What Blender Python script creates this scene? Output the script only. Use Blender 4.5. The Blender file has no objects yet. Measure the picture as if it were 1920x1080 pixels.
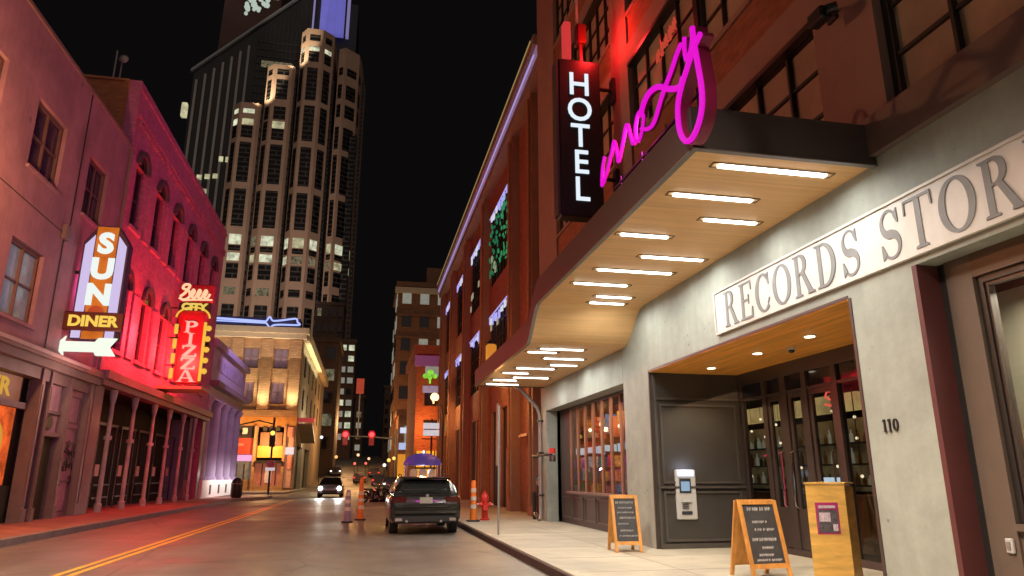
import bpy, math, random
from mathutils import Vector, Matrix
R = math.radians
random.seed(7)
sc = bpy.context.scene
COL = sc.collection

# ------------------------------------------------------------------ camera, world, light, exposure
cam_d = bpy.data.cameras.new("camera"); cam = bpy.data.objects.new("camera", cam_d); COL.objects.link(cam)
cam.location = (0, 0, 1.5)
cam.rotation_euler = (R(90 + 15.07), 0, R(-11.57))
cam_d.sensor_width = 36; cam_d.lens = 1311 / 1920 * 36
cam_d.clip_start = 0.05; cam_d.clip_end = 3000
sc.camera = cam
world = bpy.data.worlds.new("World"); sc.world = world; world.use_nodes = True
bg = world.node_tree.nodes["Background"]
bg.inputs[0].default_value = (0.0034, 0.0029, 0.0030, 1); bg.inputs[1].default_value = 1.0
sc.view_settings.view_transform = 'Standard'; sc.view_settings.look = 'None'
sc.view_settings.exposure = 0.0; sc.view_settings.gamma = 1.0
sc.render.engine = 'CYCLES'
sc.cycles.use_denoising = True
sc.cycles.max_bounces = 6
sc.cycles.sample_clamp_indirect = 4.0

def lamp(name, kind, loc, power, color, size=0.2, rot=None, look=None, spot=None, sy=None, blend=0.5):
    d = bpy.data.lights.new(name, kind); o = bpy.data.objects.new(name, d); COL.objects.link(o)
    o.location = loc; d.energy = power; d.color = color
    if kind == 'AREA':
        d.size = size
        if sy: d.shape = 'RECTANGLE'; d.size_y = sy
    elif kind == 'SUN': d.angle = size
    else: d.shadow_soft_size = size
    if kind == 'SPOT': d.spot_size = R(spot or 60); d.spot_blend = blend
    if look is not None and sy:      # long side of the strip runs along the street
        z = (Vector(loc) - Vector(look)).normalized(); y = (Vector((0, 1, 0)) - z * z.y).normalized(); x = y.cross(z)
        o.rotation_euler = Matrix((x, y, z)).transposed().to_euler()
    elif look is not None:
        v = Vector(look) - Vector(loc); o.rotation_euler = v.to_track_quat('-Z', 'Y').to_euler()
    elif rot: o.rotation_euler = rot
    return o

# very soft, weak sun lamp added as fill on the facades
lamp("weak_fill_sun", 'SUN', (0, -20, 60), 0.32, (1.0, 0.80, 0.68), size=R(80), look=(-18, 40, 20))
# orange street lamp left of frame; the spot is added road fill
lamp("street_lamp_or_fill", 'POINT', (-8.6, 16.4, 8.2), 1650, (1.0, 0.44, 0.17), 0.18)
lamp("street_lamp_or_fill", 'SPOT', (-2.8, 3.0, 9.5), 9000, (1.0, 0.80, 0.62), 0.5, look=(-3.2, 4.5, 0), spot=126, blend=0.5)

# ------------------------------------------------------------------ materials
MATS = {}
def mat(name, col, rough=0.7, metal=0.0, var=0.12, scale=3.0, bump=0.0, bscale=40.0, emit=None, es=1.0,
        stain=0.0, brick=None, mortar=(0.2, 0.17, 0.15), grain=None, coat=0.0, spec=0.5, evar=0.0, escale=1.0, gc=1.0, streak=0.0, pits=0.0):
    if name in MATS: return MATS[name]
    m = bpy.data.materials.new(name); m.use_nodes = True; nt = m.node_tree; N = nt.nodes; L = nt.links
    b = N["Principled BSDF"]
    b.inputs["Roughness"].default_value = rough; b.inputs["Metallic"].default_value = metal
    b.inputs["Specular IOR Level"].default_value = spec
    if coat: b.inputs["Coat Weight"].default_value = coat
    tc = N.new("ShaderNodeTexCoord")
    vec = tc.outputs["Object"]
    def mix(a, fac, lo, hi):
        mr = N.new("ShaderNodeMapRange"); L.new(fac, mr.inputs[0])
        mr.inputs[1].default_value = 0.3; mr.inputs[2].default_value = 0.7
        mr.inputs[3].default_value = lo; mr.inputs[4].default_value = hi
        x = N.new("ShaderNodeVectorMath"); x.operation = 'SCALE'
        L.new(a, x.inputs[0]); L.new(mr.outputs[0], x.inputs["Scale"]); return x.outputs[0]
    rgb = N.new("ShaderNodeRGB"); rgb.outputs[0].default_value = (*col, 1); out = rgb.outputs[0]
    hgt = None
    if brick:
        sx = N.new("ShaderNodeSeparateXYZ"); L.new(vec, sx.inputs[0])
        ad = N.new("ShaderNodeMath"); L.new(sx.outputs[0], ad.inputs[0]); L.new(sx.outputs[1], ad.inputs[1])
        cx = N.new("ShaderNodeCombineXYZ"); L.new(ad.outputs[0], cx.inputs[0]); L.new(sx.outputs[2], cx.inputs[1])
        bt = N.new("ShaderNodeTexBrick"); L.new(cx.outputs[0], bt.inputs["Vector"])
        bt.inputs["Color1"].default_value = (*[c * 1.15 for c in col], 1); bt.inputs["Color2"].default_value = (*[c * 0.8 for c in col], 1)
        bt.inputs["Mortar"].default_value = (*mortar, 1); bt.inputs["Scale"].default_value = 1.0
        bt.inputs["Brick Width"].default_value = brick; bt.inputs["Row Height"].default_value = brick * 0.34
        bt.inputs["Mortar Size"].default_value = brick * 0.045
        out = bt.outputs[0]; hgt = bt.outputs["Fac"]
    if grain:   # stretched wood grain with plank seams; grain = scale vector
        mp = N.new("ShaderNodeMapping"); L.new(vec, mp.inputs[0]); mp.inputs["Scale"].default_value = grain
        gn = N.new("ShaderNodeTexNoise"); L.new(mp.outputs[0], gn.inputs[0]); gn.inputs["Scale"].default_value = 1.0
        gn.inputs["Detail"].default_value = 6; gn.inputs["Distortion"].default_value = 0.6
        out = mix(out, gn.outputs[0], 1 - .28 * gc, 1 + .2 * gc)
    if var:
        n = N.new("ShaderNodeTexNoise"); L.new(vec, n.inputs[0]); n.inputs["Scale"].default_value = scale
        n.inputs["Detail"].default_value = 8; n.inputs["Roughness"].default_value = 0.65
        out = mix(out, n.outputs[0], 1 - var, 1 + var)
    if stain:
        n = N.new("ShaderNodeTexNoise"); L.new(vec, n.inputs[0]); n.inputs["Scale"].default_value = scale * 0.22
        n.inputs["Detail"].default_value = 5; n.inputs["Distortion"].default_value = 1.2
        out = mix(out, n.outputs[0], 1 - stain, 1 + stain * 0.5)
        ro = N.new("ShaderNodeMapRange"); L.new(n.outputs[0], ro.inputs[0])
        ro.inputs[1].default_value = 0.3; ro.inputs[2].default_value = 0.7
        ro.inputs[3].default_value = max(0.05, rough - 0.18); ro.inputs[4].default_value = min(1, rough + 0.12)
        L.new(ro.outputs[0], b.inputs["Roughness"])
    if pits:     # blow holes and chipped spots of cast concrete
        vo = N.new("ShaderNodeTexVoronoi"); L.new(vec, vo.inputs[0]); vo.inputs["Scale"].default_value = pits; vo.inputs["Randomness"].default_value = 1.0
        sz = N.new("ShaderNodeTexNoise"); L.new(vec, sz.inputs[0]); sz.inputs["Scale"].default_value = 1.3
        sb = N.new("ShaderNodeMath"); sb.operation = 'MULTIPLY_ADD'; L.new(sz.outputs[0], sb.inputs[0]); sb.inputs[1].default_value = -.34; L.new(vo.outputs["Distance"], sb.inputs[2])
        cr = N.new("ShaderNodeMapRange"); L.new(sb.outputs[0], cr.inputs[0]); cr.inputs[1].default_value = -.12; cr.inputs[2].default_value = -.09; cr.inputs[3].default_value = .62; cr.inputs[4].default_value = 1.0
        x = N.new("ShaderNodeVectorMath"); x.operation = 'SCALE'; L.new(out, x.inputs[0]); L.new(cr.outputs[0], x.inputs["Scale"]); out = x.outputs[0]
        mp = N.new("ShaderNodeMapping"); L.new(vec, mp.inputs[0]); mp.inputs["Scale"].default_value = (5, 5, .25)
        n = N.new("ShaderNodeTexNoise"); L.new(mp.outputs[0], n.inputs[0]); n.inputs["Scale"].default_value = 1.0; n.inputs["Detail"].default_value = 5
        out = mix(out, n.outputs[0], .93, 1.05)
    if streak:   # long worn wheel paths and oil streaks running down the street
        mp = N.new("ShaderNodeMapping"); L.new(vec, mp.inputs[0]); mp.inputs["Scale"].default_value = (1.1, 0.05, 1)
        n = N.new("ShaderNodeTexNoise"); L.new(mp.outputs[0], n.inputs[0]); n.inputs["Scale"].default_value = 1.0; n.inputs["Detail"].default_value = 4
        out = mix(out, n.outputs[0], 1 - streak, 1 + streak)
        mp = N.new("ShaderNodeMapping"); L.new(vec, mp.inputs[0]); mp.inputs["Scale"].default_value = (.35, .22, 1); mp.inputs["Rotation"].default_value = (0, 0, .4)
        vo = N.new("ShaderNodeTexVoronoi"); vo.feature = 'DISTANCE_TO_EDGE'; L.new(mp.outputs[0], vo.inputs[0]); vo.inputs["Scale"].default_value = 1.0
        nn = N.new("ShaderNodeTexNoise"); L.new(vec, nn.inputs[0]); nn.inputs["Scale"].default_value = 2.5; nn.inputs["Detail"].default_value = 8
        av = N.new("ShaderNodeMath"); av.operation = 'MULTIPLY_ADD'; L.new(nn.outputs[0], av.inputs[0]); av.inputs[1].default_value = .05; L.new(vo.outputs[0], av.inputs[2])
        cr = N.new("ShaderNodeMapRange"); L.new(av.outputs[0], cr.inputs[0]); cr.inputs[1].default_value = .028; cr.inputs[2].default_value = .034; cr.inputs[3].default_value = .62; cr.inputs[4].default_value = 1.0
        x = N.new("ShaderNodeVectorMath"); x.operation = 'SCALE'; L.new(out, x.inputs[0]); L.new(cr.outputs[0], x.inputs["Scale"]); out = x.outputs[0]
    L.new(out, b.inputs["Base Color"])
    if bump or hgt is not None:
        bp = N.new("ShaderNodeBump"); bp.inputs["Strength"].default_value = bump or 0.4
        bp.inputs["Distance"].default_value = 0.01
        if hgt is not None:
            bp.invert = True; L.new(hgt, bp.inputs["Height"])
        else:
            bn = N.new("ShaderNodeTexNoise"); L.new(vec, bn.inputs[0]); bn.inputs["Scale"].default_value = bscale
            bn.inputs["Detail"].default_value = 6; L.new(bn.outputs[0], bp.inputs["Height"])
        L.new(bp.outputs[0], b.inputs["Normal"])
    if emit:
        b.inputs["Emission Color"].default_value = (*emit, 1); b.inputs["Emission Strength"].default_value = es
        if evar:
            en = N.new("ShaderNodeTexNoise"); L.new(vec, en.inputs[0]); en.inputs["Scale"].default_value = escale; en.inputs["Detail"].default_value = 4; en.inputs["Roughness"].default_value = .7
            er = N.new("ShaderNodeMapRange"); L.new(en.outputs[0], er.inputs[0]); er.inputs[1].default_value = .35; er.inputs[2].default_value = .65
            er.inputs[3].default_value = es * (1 - evar); er.inputs[4].default_value = es * (1 + evar * .6); L.new(er.outputs[0], b.inputs["Emission Strength"])
    MATS[name] = m; return m

def glass_mat(name, tint=(0.8, 0.85, 0.85), clear=0.85, rough=0.02):
    if name in MATS: return MATS[name]
    m = bpy.data.materials.new(name); m.use_nodes = True; nt = m.node_tree; N = nt.nodes; L = nt.links
    N.remove(N["Principled BSDF"]); o = N["Material Output"]
    t = N.new("ShaderNodeBsdfTransparent"); t.inputs[0].default_value = (*[c * clear for c in tint], 1)
    g = N.new("ShaderNodeBsdfGlossy"); g.inputs["Roughness"].default_value = rough
    f = N.new("ShaderNodeFresnel"); f.inputs[0].default_value = 1.5
    nz = N.new("ShaderNodeTexNoise"); nz.inputs["Scale"].default_value = 0.8
    tc = N.new("ShaderNodeTexCoord"); L.new(tc.outputs["Object"], nz.inputs[0])
    bp = N.new("ShaderNodeBump"); bp.inputs["Strength"].default_value = 0.05; L.new(nz.outputs[0], bp.inputs["Height"])
    L.new(bp.outputs[0], g.inputs["Normal"])
    ge = N.new("ShaderNodeNewGeometry"); iv = N.new("ShaderNodeMath"); iv.operation = 'SUBTRACT'; iv.inputs[0].default_value = 1.0; L.new(ge.outputs["Backfacing"], iv.inputs[1])
    ml = N.new("ShaderNodeMath"); ml.operation = 'MULTIPLY'; L.new(f.outputs[0], ml.inputs[0]); L.new(iv.outputs[0], ml.inputs[1])
    mx = N.new("ShaderNodeMixShader"); L.new(ml.outputs[0], mx.inputs[0]); L.new(t.outputs[0], mx.inputs[1]); L.new(g.outputs[0], mx.inputs[2])
    L.new(mx.outputs[0], o.inputs[0]); MATS[name] = m; return m

def glow(name, col, s, evar=0.0, escale=1.0): return mat(name, (0.02, 0.02, 0.02), 0.9, var=0, emit=col, es=s, spec=0.0, evar=evar, escale=escale)

asphalt = mat("asphalt", (0.15, 0.138, 0.115), 0.54, var=0.18, scale=1.1, bump=0.5, bscale=45, stain=0.25, streak=.22)
conc = mat("concrete", (0.315, 0.34, 0.305), 0.8, var=0.10, scale=3.2, bump=0.35, bscale=9, stain=0.16, pits=4.5)
side_conc = mat("pavement_concrete", (0.42, 0.385, 0.305), 0.7, var=0.14, scale=1.8, bump=0.25, bscale=60, stain=0.26)
brickpave = mat("brick_paving", (0.33, 0.135, 0.095), 0.7, var=0.2, scale=2, brick=0.25, mortar=(0.12, 0.07, 0.05))
kerb_m = mat("kerb_stone", (0.24, 0.21, 0.19), 0.8, var=0.2, scale=3, bump=0.3)
kerb_dark = mat("kerb_dark_paint", (0.035, 0.017, 0.014), 0.7, var=0.4, scale=4)
yellow = mat("yellow_paint", (0.85, 0.55, 0.04), 0.6, var=0.3, scale=5, stain=0.2)
stucco = mat("brown_stucco", (0.25, 0.165, 0.14), 0.85, var=0.08, scale=2, bump=0.3, bscale=80, stain=0.12)
rbrick = mat("orange_brick", (0.25, 0.09, 0.048), 0.85, var=0.15, scale=3, brick=0.3, mortar=(0.22, 0.09, 0.05))
blackmetal = mat("black_metal", (0.018, 0.017, 0.017), 0.4, var=0.1)
fascia_m = mat("dark_fascia_metal", (0.075, 0.062, 0.062), 0.45, metal=0.3, var=0.06, scale=1.5)
trim_grey = mat("grey_metal_trim", (0.22, 0.21, 0.21), 0.35, metal=0.6, var=0.05)
soffit_m = mat("wood_soffit", (0.84, 0.54, 0.25), 0.5, var=0.06, scale=0.8, grain=(0.5, 16, 5), gc=.45)
entry_wood = mat("orange_wood_ceiling", (0.92, 0.42, 0.07), 0.45, var=0.08, scale=0.8, grain=(9, 0.6, 3))
charcoal = mat("charcoal_panel_paint", (0.052, 0.047, 0.042), 0.5, var=0.1, scale=2, bump=0.05, bscale=30)
bronze = mat("dark_bronze_frame", (0.07, 0.05, 0.045), 0.4, metal=0.3, var=0.08)
redtrim = mat("maroon_trim", (0.10, 0.026, 0.026), 0.6, var=0.1)
beigetrim = mat("taupe_panel", (0.125, 0.09, 0.07), 0.6, var=0.08)
curtain_m = mat("beige_window_blind", (0.33, 0.26, 0.20), 0.8, var=0.2, scale=0.7, grain=(0.6, 0.9, 0.9))
whiteboard = mat("white_sign_board", (0.66, 0.64, 0.61), 0.6, var=0.06, scale=4, stain=0.12, pits=2.5)
greyletter = mat("grey_letter_paint", (0.19, 0.20, 0.21), 0.6, var=0.12, scale=3)
mauve = mat("mauve_painted_wall", (0.36, 0.21, 0.25), 0.85, var=0.14, scale=1.6, bump=0.5, bscale=14, stain=0.24, pits=.8)
mauvetrim = mat("mauve_painted_trim", (0.21, 0.15, 0.145), 0.6, var=0.14, scale=2, stain=0.1)
pinkbrick = mat("pink_painted_brick", (0.50, 0.14, 0.27), 0.8, var=0.12, scale=1.5, brick=0.28, mortar=(0.42, 0.12, 0.22))
lamp_orange_wall = mat("lamp_orange_brick", (0.40, 0.16, 0.05), 0.85, var=0.15, scale=1.0, brick=0.3, mortar=(0.3, 0.13, 0.05))  # street lamp's orange light put into the brick colour
darkglass = mat("dark_window_glass", (0.02, 0.018, 0.026), 0.08, var=0.2, scale=1.3)
purpleglass = mat("dusky_purple_glass", (0.055, 0.035, 0.07), 0.12, var=0.5, scale=1.2)
greyglass = mat("pale_lit_glass", (0.18, 0.2, 0.22), 0.15, var=0.5, scale=1.0, emit=(0.30, 0.36, 0.42), es=0.16)
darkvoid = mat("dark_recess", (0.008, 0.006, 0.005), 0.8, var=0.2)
lavender = mat("lavender_stone", (0.42, 0.36, 0.52), 0.8, var=0.12, scale=1.5, bump=0.2, stain=0.15)
whitepaint = mat("white_paint", (0.72, 0.70, 0.68), 0.5, var=0.06)
tanbrick = mat("tan_brick", (0.48, 0.30, 0.17), 0.85, var=0.12, scale=0.8, brick=0.5, mortar=(0.35, 0.2, 0.1))
creamstone = mat("cream_cornice", (0.55, 0.46, 0.34), 0.8, var=0.1)
towerbrick = mat("tower_red_granite", (0.45, 0.29, 0.21), 0.8, var=0.15, scale=0.12, stain=0.1)
towerglass = mat("tower_glass", (0.006, 0.006, 0.007), 0.35, var=0.6, scale=0.5, spec=.2, brick=5.0, mortar=(.06, .05, .045))
batglass = mat("black_curtain_wall", (0.010, 0.010, 0.012), 0.4, var=0.5, scale=0.15)
batrib = mat("steel_ribs", (0.36, 0.33, 0.31), 0.5, metal=0.2, var=0.1, scale=0.1)
batbrown = mat("brown_roof_screen", (0.16, 0.08, 0.05), 0.7, var=0.15, scale=0.1)
brownbrick = mat("brown_brick", (0.24, 0.11, 0.06), 0.85, var=0.15, scale=0.6, brick=0.5, mortar=(0.18, 0.1, 0.06))
farbrick = mat("dark_far_brick", (0.10, 0.065, 0.05), 0.9, var=0.2, scale=0.3)
chrome = mat("chrome", (0.6, 0.6, 0.6), 0.2, metal=1.0, var=0.05)
orangeplastic = mat("orange_cone_plastic", (0.85, 0.20, 0.02), 0.5, var=0.12, scale=6)
tape = mat("reflective_tape", (0.75, 0.6, 0.5), 0.4, var=0.1)
hydred = mat("red_hydrant_paint", (0.62, 0.035, 0.025), 0.4, var=0.15, scale=8)
rubber = mat("rubber", (0.02, 0.019, 0.018), 0.8, var=0.1)
boardwood = mat("honey_wood_frame", (0.60, 0.28, 0.07), 0.45, var=0.12, scale=4, grain=(14, 14, 2))
boxwood = mat("golden_plywood", (0.80, 0.47, 0.12), 0.4, var=0.10, scale=2, grain=(2.2, 2.2, 11))
chalkboard = mat("chalkboard", (0.045, 0.045, 0.05), 0.75, var=0.3, scale=6)
chalk = mat("chalk", (0.55, 0.53, 0.52), 0.9, var=0.3, scale=20)
carpaint = mat("dark_green_car_paint", (0.030, 0.031, 0.026), 0.22, metal=0.4, var=0.05, coat=0.8)
carglass = mat("car_glass", (0.012, 0.016, 0.015), 0.05, var=0.05)
carblack = mat("car_black_plastic", (0.02, 0.019, 0.018), 0.5, var=0.1)
tailred = mat("tail_lamp_red", (0.07, 0.006, 0.006), 0.15, var=0.1, coat=0.6)
plate_m = mat("number_plate", (0.38, 0.38, 0.33), 0.5, var=0.2, scale=12)
steel = mat("galvanised_steel", (0.30, 0.28, 0.27), 0.45, metal=0.5, var=0.12)
atmgrey = mat("pale_grey_plastic", (0.50, 0.50, 0.50), 0.45, var=0.05)
clear = glass_mat("shop_glass")
white_hot = glow("canopy_light_white", (1.0, 0.96, 0.88), 9)
magenta = glow("magenta_neon", (0.80, 0.004, 0.62), 1.0)
hotelwhite = glow("white_letter_light", (0.80, 0.90, 1.0), 1.0)
litwin = glow("lit_office_window", (0.60, 0.56, 0.33), 0.8, .6, .35)
litwin2 = glow("bright_office_window", (0.72, 0.74, 0.52), 0.85, .6, .4)
dimwin = glow("dim_office_window", (0.40, 0.34, 0.20), 0.35, .8, .8)

# ------------------------------------------------------------------ geometry helpers
WL = {}          # world location of each parent empty
class MB:
    def __init__(s): s.v = []; s.f = []
    def add(s, vs, fs):
        n = len(s.v); s.v += [tuple(p) for p in vs]; s.f += [tuple(i + n for i in f) for f in fs]; return s
    def box(s, x0, x1, y0, y1, z0, z1):
        v = [(x, y, z) for z in (z0, z1) for y in (y0, y1) for x in (x0, x1)]
        return s.add(v, [(0, 2, 3, 1), (4, 5, 7, 6), (0, 1, 5, 4), (2, 6, 7, 3), (0, 4, 6, 2), (1, 3, 7, 5)])
    def bevbox(s, x0, x1, y0, y1, z0, z1, b):
        vs = []; fs = []
        rings = [(b, z0), (0, z0 + b), (0, z1 - b), (b, z1)]
        for ins, z in rings:
            a0, a1, c0, c1 = x0 + ins, x1 - ins, y0 + ins, y1 - ins
            vs += [(a0 + b, c0, z), (a1 - b, c0, z), (a1, c0 + b, z), (a1, c1 - b, z), (a1 - b, c1, z), (a0 + b, c1, z), (a0, c1 - b, z), (a0, c0 + b, z)]
        for k in range(3):
            for i in range(8):
                j = (i + 1) % 8; fs.append((k * 8 + i, k * 8 + j, k * 8 + 8 + j, k * 8 + 8 + i))
        fs.append(tuple(range(7, -1, -1))); fs.append(tuple(range(24, 32)))
        return s.add(vs, fs)
    def prism(s, pts, axis, a, b):
        def P(u, w, t): return (t, u, w) if axis == 'x' else ((u, t, w) if axis == 'y' else (u, w, t))
        n = len(pts); vs = [P(u, w, a) for u, w in pts] + [P(u, w, b) for u, w in pts]
        fs = [tuple(range(n)), tuple(range(2 * n - 1, n - 1, -1))] + [(i, i + n, (i + 1) % n + n, (i + 1) % n) for i in range(n)]
        return s.add(vs, fs)
    def tube(s, pts, r, n=8, closed=False):
        pts = [Vector(p) for p in pts]; m = len(pts); rings = []; prev = None
        for i, p in enumerate(pts):
            if closed: d = pts[(i + 1) % m] - pts[i - 1]
            else: d = pts[min(i + 1, m - 1)] - pts[max(i - 1, 0)]
            d.normalize()
            if prev is None:
                a = Vector((0, 0, 1)) if abs(d.z) < 0.9 else Vector((1, 0, 0)); u = d.cross(a).normalized()
            else: u = (prev - d * prev.dot(d)).normalized()
            prev = u; w = d.cross(u); rr = r[i] if isinstance(r, (list, tuple)) else r
            rings.append([p + (u * math.cos(t) + w * math.sin(t)) * rr for t in [2 * math.pi * k / n for k in range(n)]])
        vs = [q for g in rings for q in g]; fs = []
        for i in range(m if closed else m - 1):
            for k in range(n):
                a, b2 = i * n + k, i * n + (k + 1) % n; c, e = ((i + 1) % m) * n + (k + 1) % n, ((i + 1) % m) * n + k
                fs.append((a, b2, c, e))
        if not closed: fs += [tuple(range(n - 1, -1, -1)), tuple(range((m - 1) * n, m * n))]
        return s.add(vs, fs)
    def cyl(s, p, q, r, r2=None, n=16): return s.tube([p, q], [r, r if r2 is None else r2], n)
    def lathe(s, cx, cy, prof, n=20):
        vs = []; fs = []
        for r, z in prof: vs += [(cx + r * math.cos(2 * math.pi * k / n), cy + r * math.sin(2 * math.pi * k / n), z) for k in range(n)]
        for i in range(len(prof) - 1):
            for k in range(n): fs.append((i * n + k, i * n + (k + 1) % n, (i + 1) * n + (k + 1) % n, (i + 1) * n + k))
        fs += [tuple(range(n - 1, -1, -1)), tuple(range((len(prof) - 1) * n, len(prof) * n))]
        return s.add(vs, fs)
    def loft(s, rings, cap=True):
        n = len(rings[0]); vs = [q for g in rings for q in g]; fs = []
        for i in range(len(rings) - 1):
            for k in range(n): fs.append((i * n + k, i * n + (k + 1) % n, (i + 1) * n + (k + 1) % n, (i + 1) * n + k))
        if cap: fs += [tuple(range(n - 1, -1, -1)), tuple(range((len(rings) - 1) * n, len(rings) * n))]
        return s.add(vs, fs)
    def ball(s, c, r, n=12, sx=1, sy=1, sz=1):
        vs = []; fs = []; m = n // 2
        for i in range(m + 1):
            t = math.pi * i / m
            for k in range(n): vs.append((c[0] + sx * r * math.sin(t) * math.cos(2 * math.pi * k / n), c[1] + sy * r * math.sin(t) * math.sin(2 * math.pi * k / n), c[2] + sz * r * math.cos(t)))
        for i in range(m):
            for k in range(n): fs.append((i * n + k, (i + 1) * n + k, (i + 1) * n + (k + 1) % n, i * n + (k + 1) % n))
        return s.add(vs, fs)
    def build(s, name, m, parent=None, smooth=False, label=None):
        me = bpy.data.meshes.new(name); off = WL.get(parent.name, Vector((0, 0, 0))) if parent else Vector((0, 0, 0))
        me.from_pydata([tuple(Vector(v) - off) for v in s.v], [], s.f); me.validate(); me.materials.append(m)
        import bmesh
        b = bmesh.new(); b.from_mesh(me); bmesh.ops.recalc_face_normals(b, faces=b.faces); b.to_mesh(me); b.free()
        if smooth:
            me.polygons.foreach_set("use_smooth", [True] * len(me.polygons))
            me.set_sharp_from_angle(angle=R(38))
        o = bpy.data.objects.new(name, me); COL.objects.link(o)
        if parent: o.parent = parent; WL[o.name] = off
        if label: o["label"] = label
        return o

def build_each(mb, name, m, parent, smooth=False):
    """one object per loose piece of the collected geometry"""
    par = list(range(len(mb.v)))
    def find(i):
        while par[i] != i: par[i] = par[par[i]]; i = par[i]
        return i
    for f in mb.f:
        for k in f[1:]: par[find(k)] = find(f[0])
    groups = {}
    for f in mb.f: groups.setdefault(find(f[0]), []).append(f)
    for fs in groups.values():
        ids = sorted({i for f in fs for i in f}); mp = {i: k for k, i in enumerate(ids)}
        q = MB(); q.v = [mb.v[i] for i in ids]; q.f = [tuple(mp[i] for i in f) for f in fs]; q.build(name, m, parent, smooth)

def tag(o, label=None, cat=None, group=None, kind=None):
    if label: o["label"] = label
    if cat: o["category"] = cat
    if group: o["group"] = group
    if kind: o["kind"] = kind
    return o
def thing(name, loc, label, cat, group=None):
    o = bpy.data.objects.new(name, None); COL.objects.link(o); o.location = loc; o.empty_display_size = 0.3
    WL[o.name] = Vector(loc); return tag(o, label, cat, group)
def copy_tree(o, parent=None):
    c = o.copy(); COL.objects.link(c)
    if parent: c.parent = parent
    for ch in list(o.children): copy_tree(ch, c)
    return c

def gridwall(axis, c0, c1, us, zs, holes):
    """slab between c0 and c1 along axis with rectangular holes (u0,u1,z0,z1)"""
    U = sorted(set(list(us) + [h[0] for h in holes] + [h[1] for h in holes])); Z = sorted(set(list(zs) + [h[2] for h in holes] + [h[3] for h in holes]))
    U = [u for u in U if us[0] - 1e-6 <= u <= us[-1] + 1e-6]; Z = [z for z in Z if zs[0] - 1e-6 <= z <= zs[-1] + 1e-6]
    def solid(i, j):
        if i < 0 or j < 0 or i >= len(U) - 1 or j >= len(Z) - 1: return False
        u = (U[i] + U[i + 1]) / 2; z = (Z[j] + Z[j + 1]) / 2
        return not any(h[0] < u < h[1] and h[2] < z < h[3] for h in holes)
    def P(t, u, z): return (t, u, z) if axis == 'x' else (u, t, z)
    mb = MB()
    for i in range(len(U) - 1):
        for j in range(len(Z) - 1):
            if not solid(i, j): continue
            a, b, c, d = U[i], U[i + 1], Z[j], Z[j + 1]
            for t in (c0, c1): mb.add([P(t, a, c), P(t, b, c), P(t, b, d), P(t, a, d)], [(0, 1, 2, 3)])
            if not solid(i - 1, j): mb.add([P(c0, a, c), P(c1, a, c), P(c1, a, d), P(c0, a, d)], [(0, 1, 2, 3)])
            if not solid(i + 1, j): mb.add([P(c0, b, c), P(c1, b, c), P(c1, b, d), P(c0, b, d)], [(0, 1, 2, 3)])
            if not solid(i, j - 1): mb.add([P(c0, a, c), P(c1, a, c), P(c1, b, c), P(c0, b, c)], [(0, 1, 2, 3)])
            if not solid(i, j + 1): mb.add([P(c0, a, d), P(c1, a, d), P(c1, b, d), P(c0, b, d)], [(0, 1, 2, 3)])
    return mb

def bars(axis, c0, c1, u0, u1, z0, z1, nu, nz, w=0.05, fw=0.08, skipmid=0.02):
    """window frame with nu x nz panes as one non-overlapping set of bars"""
    mb = MB()
    def B(t0, t1, a, b, c, d):
        if axis == 'x': mb.box(t0, t1, a, b, c, d)
        else: mb.box(a, b, t0, t1, c, d)
    B(c0, c1, u0, u0 + fw, z0, z1); B(c0, c1, u1 - fw, u1, z0, z1)
    B(c0, c1, u0 + fw, u1 - fw, z0, z0 + fw); B(c0, c1, u0 + fw, u1 - fw, z1 - fw, z1)
    for i in range(1, nu):
        u = u0 + (u1 - u0) * i / nu; B(c0, c1, u - w / 2, u + w / 2, z0 + fw, z1 - fw)
    e = (c1 - c0) * 0.2
    for j in range(1, nz):
        z = z0 + (z1 - z0) * j / nz; B(c0 + e, c1 - e, u0 + fw, u1 - fw, z - w / 2, z + w / 2)
    return mb
def window(parent, axis, c, depth, u0, u1, z0, z1, nu, nz, fm, gm, w=0.05, fw=0.08, name="window"):
    """c = outer face of frame, depth signed towards the inside"""
    f = bars(axis, min(c, c + depth), max(c, c + depth), u0, u1, z0, z1, nu, nz, w, fw).build(name, fm, parent)
    g = c + depth * 0.62; t = abs(depth) * 0.08
    mb = MB()
    if axis == 'x': mb.box(g - t, g + t, u0 + fw * .5, u1 - fw * .5, z0 + fw * .5, z1 - fw * .5)
    else: mb.box(u0 + fw * .5, u1 - fw * .5, g - t, g + t, z0 + fw * .5, z1 - fw * .5)
    mb.build("pane", gm, f); return f

def text_mesh(txt, size, ext=0.01, bold=0.0, spacing=1.0, xs=1.0, align='CENTER'):
    cu = bpy.data.curves.new("t", 'FONT'); cu.body = txt; cu.size = size; cu.extrude = ext; cu.offset = bold
    cu.space_character = spacing; cu.align_x = align; cu.resolution_u = 4
    o = bpy.data.objects.new("t", cu); COL.objects.link(o); dg = bpy.context.evaluated_depsgraph_get()
    me = bpy.data.meshes.new_from_object(o.evaluated_get(dg)); bpy.data.objects.remove(o)
    for v in me.vertices: v.co.x *= xs
    return me
def place(me, origin, facing, tilt=0.0, up=None):
    """turn local x/y/z(text plane) into the world: facing is '-y', '-x' or '+x'"""
    o = Vector(origin); mb = MB()
    ca, sa = math.cos(tilt), math.sin(tilt)
    for v in me.vertices:
        x, y, z = v.co; x, y = x * ca - y * sa, x * sa + y * ca
        if facing == '-y': mb.v.append(tuple(o + Vector((x, -z, y))))
        elif facing == '-x': mb.v.append(tuple(o + Vector((-z, -x, y))))
        else: mb.v.append(tuple(o + Vector((z, x, y))))
    mb.f = [tuple(p.vertices) for p in me.polygons]; return mb
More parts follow.
